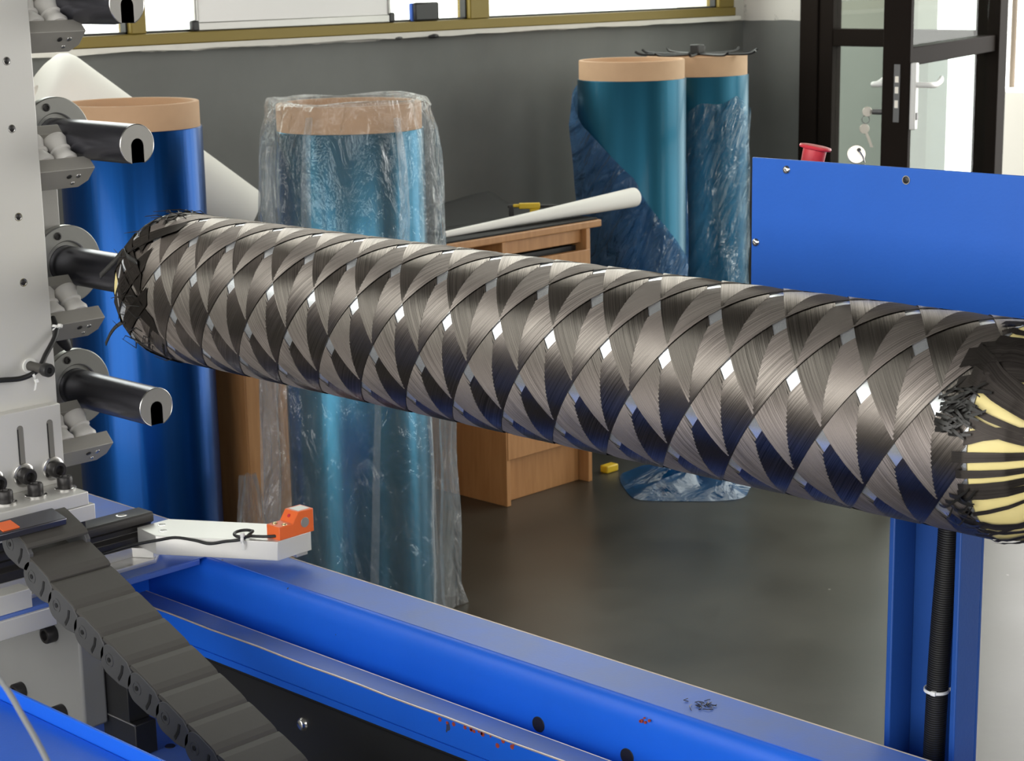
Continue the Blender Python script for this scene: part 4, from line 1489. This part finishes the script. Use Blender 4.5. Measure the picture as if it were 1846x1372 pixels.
def make_band(fam, k):
    vs, nrm, fs, raw = [], [], [], []
    rj = random.Random(100 * k + (7 if fam else 0))
    for j in range(K):
        e0 = k + W * j / K + (rj.uniform(-.0006, .0006) if j else 0)
        e1 = k + W * (j + 1) / K - .0004
        aj = (e0 + e1) / 2
        tr = W - j * W / K + (W / K) * rj.uniform(-.12, .12)
        b0 = 2 * YA / PIT + ca + cb_ - aj
        b1 = 2 * YB_ / PIT + ca + cb_ - aj
        hf, hl = (HI, LO) if fam == 0 else (LO, HI)
        eps = .012
        ev = []
        for m in range(int(floor(b0)) - 1, int(floor(b1)) + 2):
            lst = [(q_, hf if q_ < tr else hl) for q_ in (0.0, W * .28, W * .55, W * .8)]
            lst.append((W, hl if tr < W - .005 else hf))
            lst.append((W + GAP * .5, MID))
            if .02 < tr < W - .005:
                lst += [(tr - eps, hf), (tr + eps, hl)]
            lst.sort()
            ev += [(m + q_, h) for q_, h in lst if b0 <= m + q_ <= b1]
        base = len(vs)
        for bb, h in ev:
            for e in (e0, e1):
                a_, b_ = (e, bb) if fam == 0 else (bb, e)
                y_ = (a_ + b_ - ca - cb_) * PIT / 2
                ph = ((a_ - ca) - (b_ - cb_)) / 2 * STEP
                vs.append(wound(y_, ph, h))
                nrm.append((-cos(ph), 0, sin(ph)))
        u0, u1 = j * .0038 + k * .13 + .9 * fam, (j + 1) * .0038 + k * .13 + .9 * fam
        for i in range(len(ev) - 1):
            q0 = base + 2 * i
            s0, s1 = ev[i][0] * .068, ev[i + 1][0] * .068
            quad = [(q0, (u0, s0)), (q0 + 1, (u1, s0)), (q0 + 3, (u1, s1)), (q0 + 2, (u0, s1))]
            a, b, c = (Vector(vs[quad[t][0]]) for t in (0, 1, 2))
            if (b - a).cross(c - b).dot(Vector(nrm[q0])) < 0:
                quad.reverse()
            fs.append(tuple(t[0] for t in quad))
            raw += [x for t in quad for x in t[1]]
    off = offset_of(mn)
    me = bpy.data.meshes.new('tow_band')
    me.from_pydata([(x - off.x, y - off.y, z - off.z) for x, y, z in vs], [], fs)
    ul = me.uv_layers.new(name='fibre')
    ul.data.foreach_set('uv', raw)
    me.shade_smooth()
    me.normals_split_custom_set_from_vertices(nrm)
    me.materials.append(M['tow'])
    o = bpy.data.objects.new('tow_band', me)
    col.objects.link(o)
    o.parent = mn
    return o


for fam in (0, 1):
    for k in range(6):
        make_band(fam, k)

# yellow end domes
def dome(y0, sgn, R0):
    prof_ = [(R0, 0), (R0 - .002, .012), (R0 - .010, .030), (R0 - .024, .047), (R0 - .042, .058), (R0 - .062, .063), (.020, .064)]
    return MB().lathe(prof_, (MX, y0, MZ), (0, sgn, 0), 72), prof_


dm, prof_d = dome(YB_ + .004, 1, .1030)
dm.build('end_dome', 'film_yellow', mn, smooth=50, label='pale yellow far end dome')
dm, _ = dome(YA - .002, -1, .1034)
dm.build('end_dome', 'film_yellow', mn, smooth=50, label='pale yellow near end dome')
MB().cyl((MX, .30, MZ), (MX, YA - .05, MZ), .024, n=32).build('drive_shaft', 'spindle', mn, smooth=40)


def dome_at(t):
    """radius and height along the dome for 0..1"""
    i = min(len(prof_d) - 2, int(t * (len(prof_d) - 1)))
    q_ = t * (len(prof_d) - 1) - i
    return (prof_d[i][0] + (prof_d[i + 1][0] - prof_d[i][0]) * q_, prof_d[i][1] + (prof_d[i + 1][1] - prof_d[i][1]) * q_)


def end_strand(ph, twist, wid, y0, sgn, start, stop, lift, mat='frayed'):
    """flat tow running from the barrel over the dome"""
    vs, fs = [], []
    n_ = 22
    for i in range(n_ + 1):
        s_ = start + (stop - start) * i / n_
        if s_ < 0:
            r_, h_ = .1048, s_ * .10
        else:
            r_, h_ = dome_at(s_)
            r_ += .0012
        r_ += lift
        for e in (-1, 1):
            a = ph + twist * (i / n_) + e * wid / 2
            vs.append((MX - r_ * cos(a), y0 + sgn * (h_ + lift * .6), MZ + r_ * sin(a)))
    fs = [(2 * i, 2 * i + 1, 2 * i + 3, 2 * i + 2) for i in range(n_)]
    return vs, fs


re_ = random.Random(21)


def strip(rows, name, mat, wid=.02):
    """flat tow from rows of (edge, edge) points, fibres along its length"""
    off = offset_of(mn)
    vs, fs, raw = [], [], []
    u0 = re_.uniform(0, 5)
    s_ = 0.0
    for i, (a, b) in enumerate(rows):
        vs += [tuple(Vector(a) - off), tuple(Vector(b) - off)]
    for i in range(len(rows) - 1):
        d = (Vector(rows[i + 1][0]) - Vector(rows[i][0])).length
        fs.append((2 * i, 2 * i + 1, 2 * i + 3, 2 * i + 2))
        raw += [u0, s_, u0 + wid, s_, u0 + wid, s_ + d, u0, s_ + d]
        s_ += d
    me = bpy.data.meshes.new(name)
    me.from_pydata(vs, [], fs)
    me.uv_layers.new(name='fibre').data.foreach_set('uv', raw)
    me.shade_smooth()
    me.materials.append(M[mat])
    o = bpy.data.objects.new(name, me)
    col.objects.link(o)
    o.parent = mn
    return o


def end_rows(ph, twist, wid, y0, sgn, start, stop, lift, taper=1.0):
    rows = []
    n_ = 22
    for i in range(n_ + 1):
        q_ = i / n_
        s_ = start + (stop - start) * q_
        if s_ < 0:
            r_, h_ = .1056, s_ * .10
        else:
            r_, h_ = dome_at(s_)
            r_ += .0012
        w_ = wid * (1 - (1 - taper) * q_)
        row = []
        for e in (-1, 1):
            a = ph + twist * q_ + e * w_ / 2
            row.append((MX - (r_ + lift) * cos(a), y0 + sgn * (h_ + lift * .5), MZ + (r_ + lift) * sin(a)))
        rows.append(row if sgn > 0 else row[::-1])
    return rows


# far end: broad dark tows turning over the dome, some yellow left open
for k in range(24):
    ph = 2 * pi * k / 24 + re_.uniform(-.06, .06)
    fam_ = 1 if k % 2 else -1
    strip(end_rows(ph - fam_ * .6, fam_ * re_.uniform(1.0, 1.5), re_.uniform(.20, .40), YB_ + .004, 1, re_.uniform(-.75, -.25), re_.uniform(.75, .98), re_.uniform(.0002, .0016)), 'end_tow', 'tow_shaded')
# near end: torn narrow tows laid radially over the yellow dome
for k in range(44):
    ph = 2 * pi * k / 44 + re_.uniform(-.05, .05)
    strip(end_rows(ph, re_.choice((-1, 1, 1)) * re_.uniform(.05, .35), re_.uniform(.05, .12), YA - .004, -1, re_.uniform(-.22, -.02), re_.uniform(.7, .98), re_.uniform(.0003, .0020), .75), 'end_tow', 'tow_shaded')
for k in range(8):
    ph = radians(re_.uniform(30, 75))
    strip(end_rows(ph, re_.choice((-1, 1)) * re_.uniform(.3, .9), re_.uniform(.12, .22), YA - .004, -1, re_.uniform(-.3, -.1), re_.uniform(.5, .98), re_.uniform(.0008, .0024), .8), 'end_tow', 'tow_shaded')
# frayed tuft: torn tow ends curling away from the barrel at the near end
for (cnt, phm, phs) in ((46, 22, 6), (16, -36, 7)):
    tv, tfc = [], []
    for k in range(cnt):
        y = YA + re_.uniform(-.004, .022)
        ph = radians(re_.gauss(phm, phs))
        w_ = re_.uniform(.0012, .0026)
        L_ = re_.uniform(.012, .026)
        up_ = re_.uniform(.002, .008)
        tw_ = re_.uniform(-.10, .16)
        b_ = len(tv)
        for i in range(7):
            q_ = i / 6
            r_ = .1060 + up_ * sin(pi * q_ * .8)
            for e in (-1, 1):
                tv.append(wound(y + .012 - L_ * q_, ph + tw_ * q_ * q_ + e * w_ * (1 - .5 * q_) / .105, r_))
        tfc += [(b_ + 2 * i, b_ + 2 * i + 1, b_ + 2 * i + 3, b_ + 2 * i + 2) for i in range(6)]
    tf = MB().add(tv, tfc).build('frayed_tuft', 'frayed', mn, smooth=60)
    tf['kind'] = 'stuff'
ft_ = MB()
for k in range(34):
    y = YB_ - .01 + re_.uniform(-.035, .02)
    ph = radians(re_.choice((re_.uniform(60, 120), re_.uniform(-60, 60), re_.uniform(-75, 10))))
    p = Vector(wound(y, ph, .1058))
    p2 = Vector(wound(y + re_.uniform(.005, .02), ph + re_.uniform(-.1, .1), .107 + re_.uniform(.0, .003)))
    p3 = Vector(wound(y + re_.uniform(.02, .04), ph + re_.uniform(-.15, .15), .106 + re_.uniform(.0, .003)))
    ft_.tube([p, p2, p3], [.0007, .0007, .0004], 4)
tf = ft_.build('frayed_tuft', 'frayed', mn)
tf['kind'] = 'stuff'


def ribbon(pts, wv, name):
    P_ = smoothpath(pts, 6)
    vs, fs = [], []
    for q_ in P_:
        vs += [q_ - Vector(wv), q_ + Vector(wv)]
    fs = [(2 * i, 2 * i + 1, 2 * i + 3, 2 * i + 2) for i in range(len(P_) - 1)]
    return MB().add(vs, fs).build(name, 'frayed', mn, smooth=60, solid=.001)


ribbon([(1.452, 2.120, 1.060), (1.456, 2.150, 1.066), (1.470, 2.178, 1.068), (1.475, 2.211, 1.049), (1.475, 2.248, 1.025)], (.0012, .0022, .0036), 'loose_tow')
ribbon([(1.474, 2.165, .938), (1.484, 2.205, .960), (1.490, 2.234, .953), (1.490, 2.252, .940), (1.490, 2.268, .921)], (.0012, .0026, .0020), 'loose_tow')

# ------------------------------------------------------------------ post, conduit and control box
po = thing('machine_post', 'blue steel channel post standing on the floor behind the bed', 'post', (1.806, 1.077, 0))
MB().box(1.826, 1.832, 1.030, 1.124, 0, 0.9295).build('web', 'blue_post_shaded', po, bev=.0015)
MB().box(1.780, 1.826, 1.1165, 1.124, 0, 0.9295).build('flange', 'blue_post_shaded', po, bev=.0015)
MB().box(1.780, 1.826, 1.030, 1.0375, 0, 0.9295).build('flange', 'blue_post_shaded', po, bev=.0015)
MB().box(1.74, 1.87, .98, 1.17, 0, .012).build('foot_plate', 'blue_post_shaded', po, bev=.002)
cpth = smoothpath([(1.802, 1.060, .928), (1.802, 1.060, .88), (1.800, 1.058, .80), (1.799, 1.064, .66), (1.799, 1.0675, .50), (1.80, 1.068, .30), (1.80, 1.068, .02)], 60)
# corrugated conduit
rsn = []
cp2 = []
acc = 0
L_ = [(cpth[i + 1] - cpth[i]).length for i in range(len(cpth) - 1)]
tot = sum(L_)
NR = 330
ds = tot / (NR * 4)
i, left = 0, 0.0
for s_ in range(NR * 4 + 1):
    target = min(tot - 1e-6, s_ * ds)
    while left + L_[i] < target and i < len(L_) - 1:
        left += L_[i]
        i += 1
    q_ = (target - left) / L_[i]
    cp2.append(cpth[i].lerp(cpth[i + 1], q_))
    rsn.append((.0128, .0128, .0112, .0112)[s_ % 4])
cdo = MB().tube(cp2, rsn, 16).build('conduit', 'black_plastic', smooth=50)
tag(cdo, 'black corrugated cable conduit running down inside the blue post', 'conduit')
zt = zip_tie((1.799, 1.0665, .6146), (0, 0, 1), .0136, 'white cable tie around the black corrugated conduit', (-.0125, -.004, 0), None)
MB().obox((1.8105, 1.0515, .618), (.004, -.003, .003), (.0006, .0008, 0), (0, 0, .0018)).build('tie_tail', 'whiteplastic', zt)

cbx = thing('control_box', 'blue control box above the mandrel with red emergency button', 'control box', (1.83, 1.0, 1.0))
XB = 1.775
MB().box(XB, XB + .003, .30, 1.3225, .93, 1.2215).build('front_panel', 'blue_box', cbx, bev=.002, seg=3)
MB().box(XB + .0035, 1.90, .31, 1.3195, .94, 1.198).build('housing', 'black_plastic', cbx, bev=.003)
MB().box(XB + .003, 1.905, .305, 1.3225, 1.198, 1.202).build('top_panel', 'blue_box', cbx, bev=.001)
for (y, z, kind) in ((1.2722, 1.2095, 's'), (1.3150, 1.1207, 's'), (1.1112, 1.2081, 'h')):
    if kind == 's':
        MB().lathe([(.0052, 0), (.0050, .0012), (.0036, .0026), (.0018, .0030), (.0015, .0022), (0, .0022)], (XB - .0001, y, z), (-1, 0, 0), 22).build('screw', 'chrome', cbx, smooth=50)
    else:
        MB().lathe([(.0040, 0), (.0050, 0), (.0050, .0010), (.0040, .0010)], (XB - .0001, y, z), (-1, 0, 0), 22, closed=True).build('hole_rim', 'chrome', cbx, smooth=50)
        disc(MB(), (XB, y, z), .0040, .0012, (1, 0, 0), 18).build('screw_hole', 'black_oxide', cbx, smooth=50)
eax = Vector((.13, -.137, .98)).normalized()
es = MB().lathe([(.0135, 0), (.0140, .0255), (.0140, .0262), (.0185, .0272), (.0193, .0290), (.0185, .031), (.014, .0318), (0, .032)], (1.835, 1.281, 1.2015), eax, 40)
es.build('emergency_button', 'red', cbx, smooth=40, label='red mushroom emergency button')
ks = MB().cyl((1.835, 1.217, 1.2015), (1.835, 1.217, 1.214), .011, n=28, bev=.001).build('key_switch', 'black_plastic', cbx, smooth=40)
kf = Vector((-.70, -.69, .2)).normalized()
kc = Vector((1.835, 1.217, 1.2255))
disc(MB(), kc, .0108, .0024, kf, 32).build('switch_key', 'key', ks, smooth=40, label='round pale key bow')
disc(MB(), kc + Vector((.002, -.002, .005)) + kf * .0012, .0022, .0008, kf, 16).build('key_hole', 'black_oxide', ks, smooth=40)
MB().tube([kc + Vector((.002, -.002, .004)) + kf * .003, kc + Vector((.005, -.0055, -.003)) + kf * .003, kc + Vector((.006, -.007, -.010)) + kf * .003], .0009, 6).build('key_wire', 'chrome', ks, smooth=60)
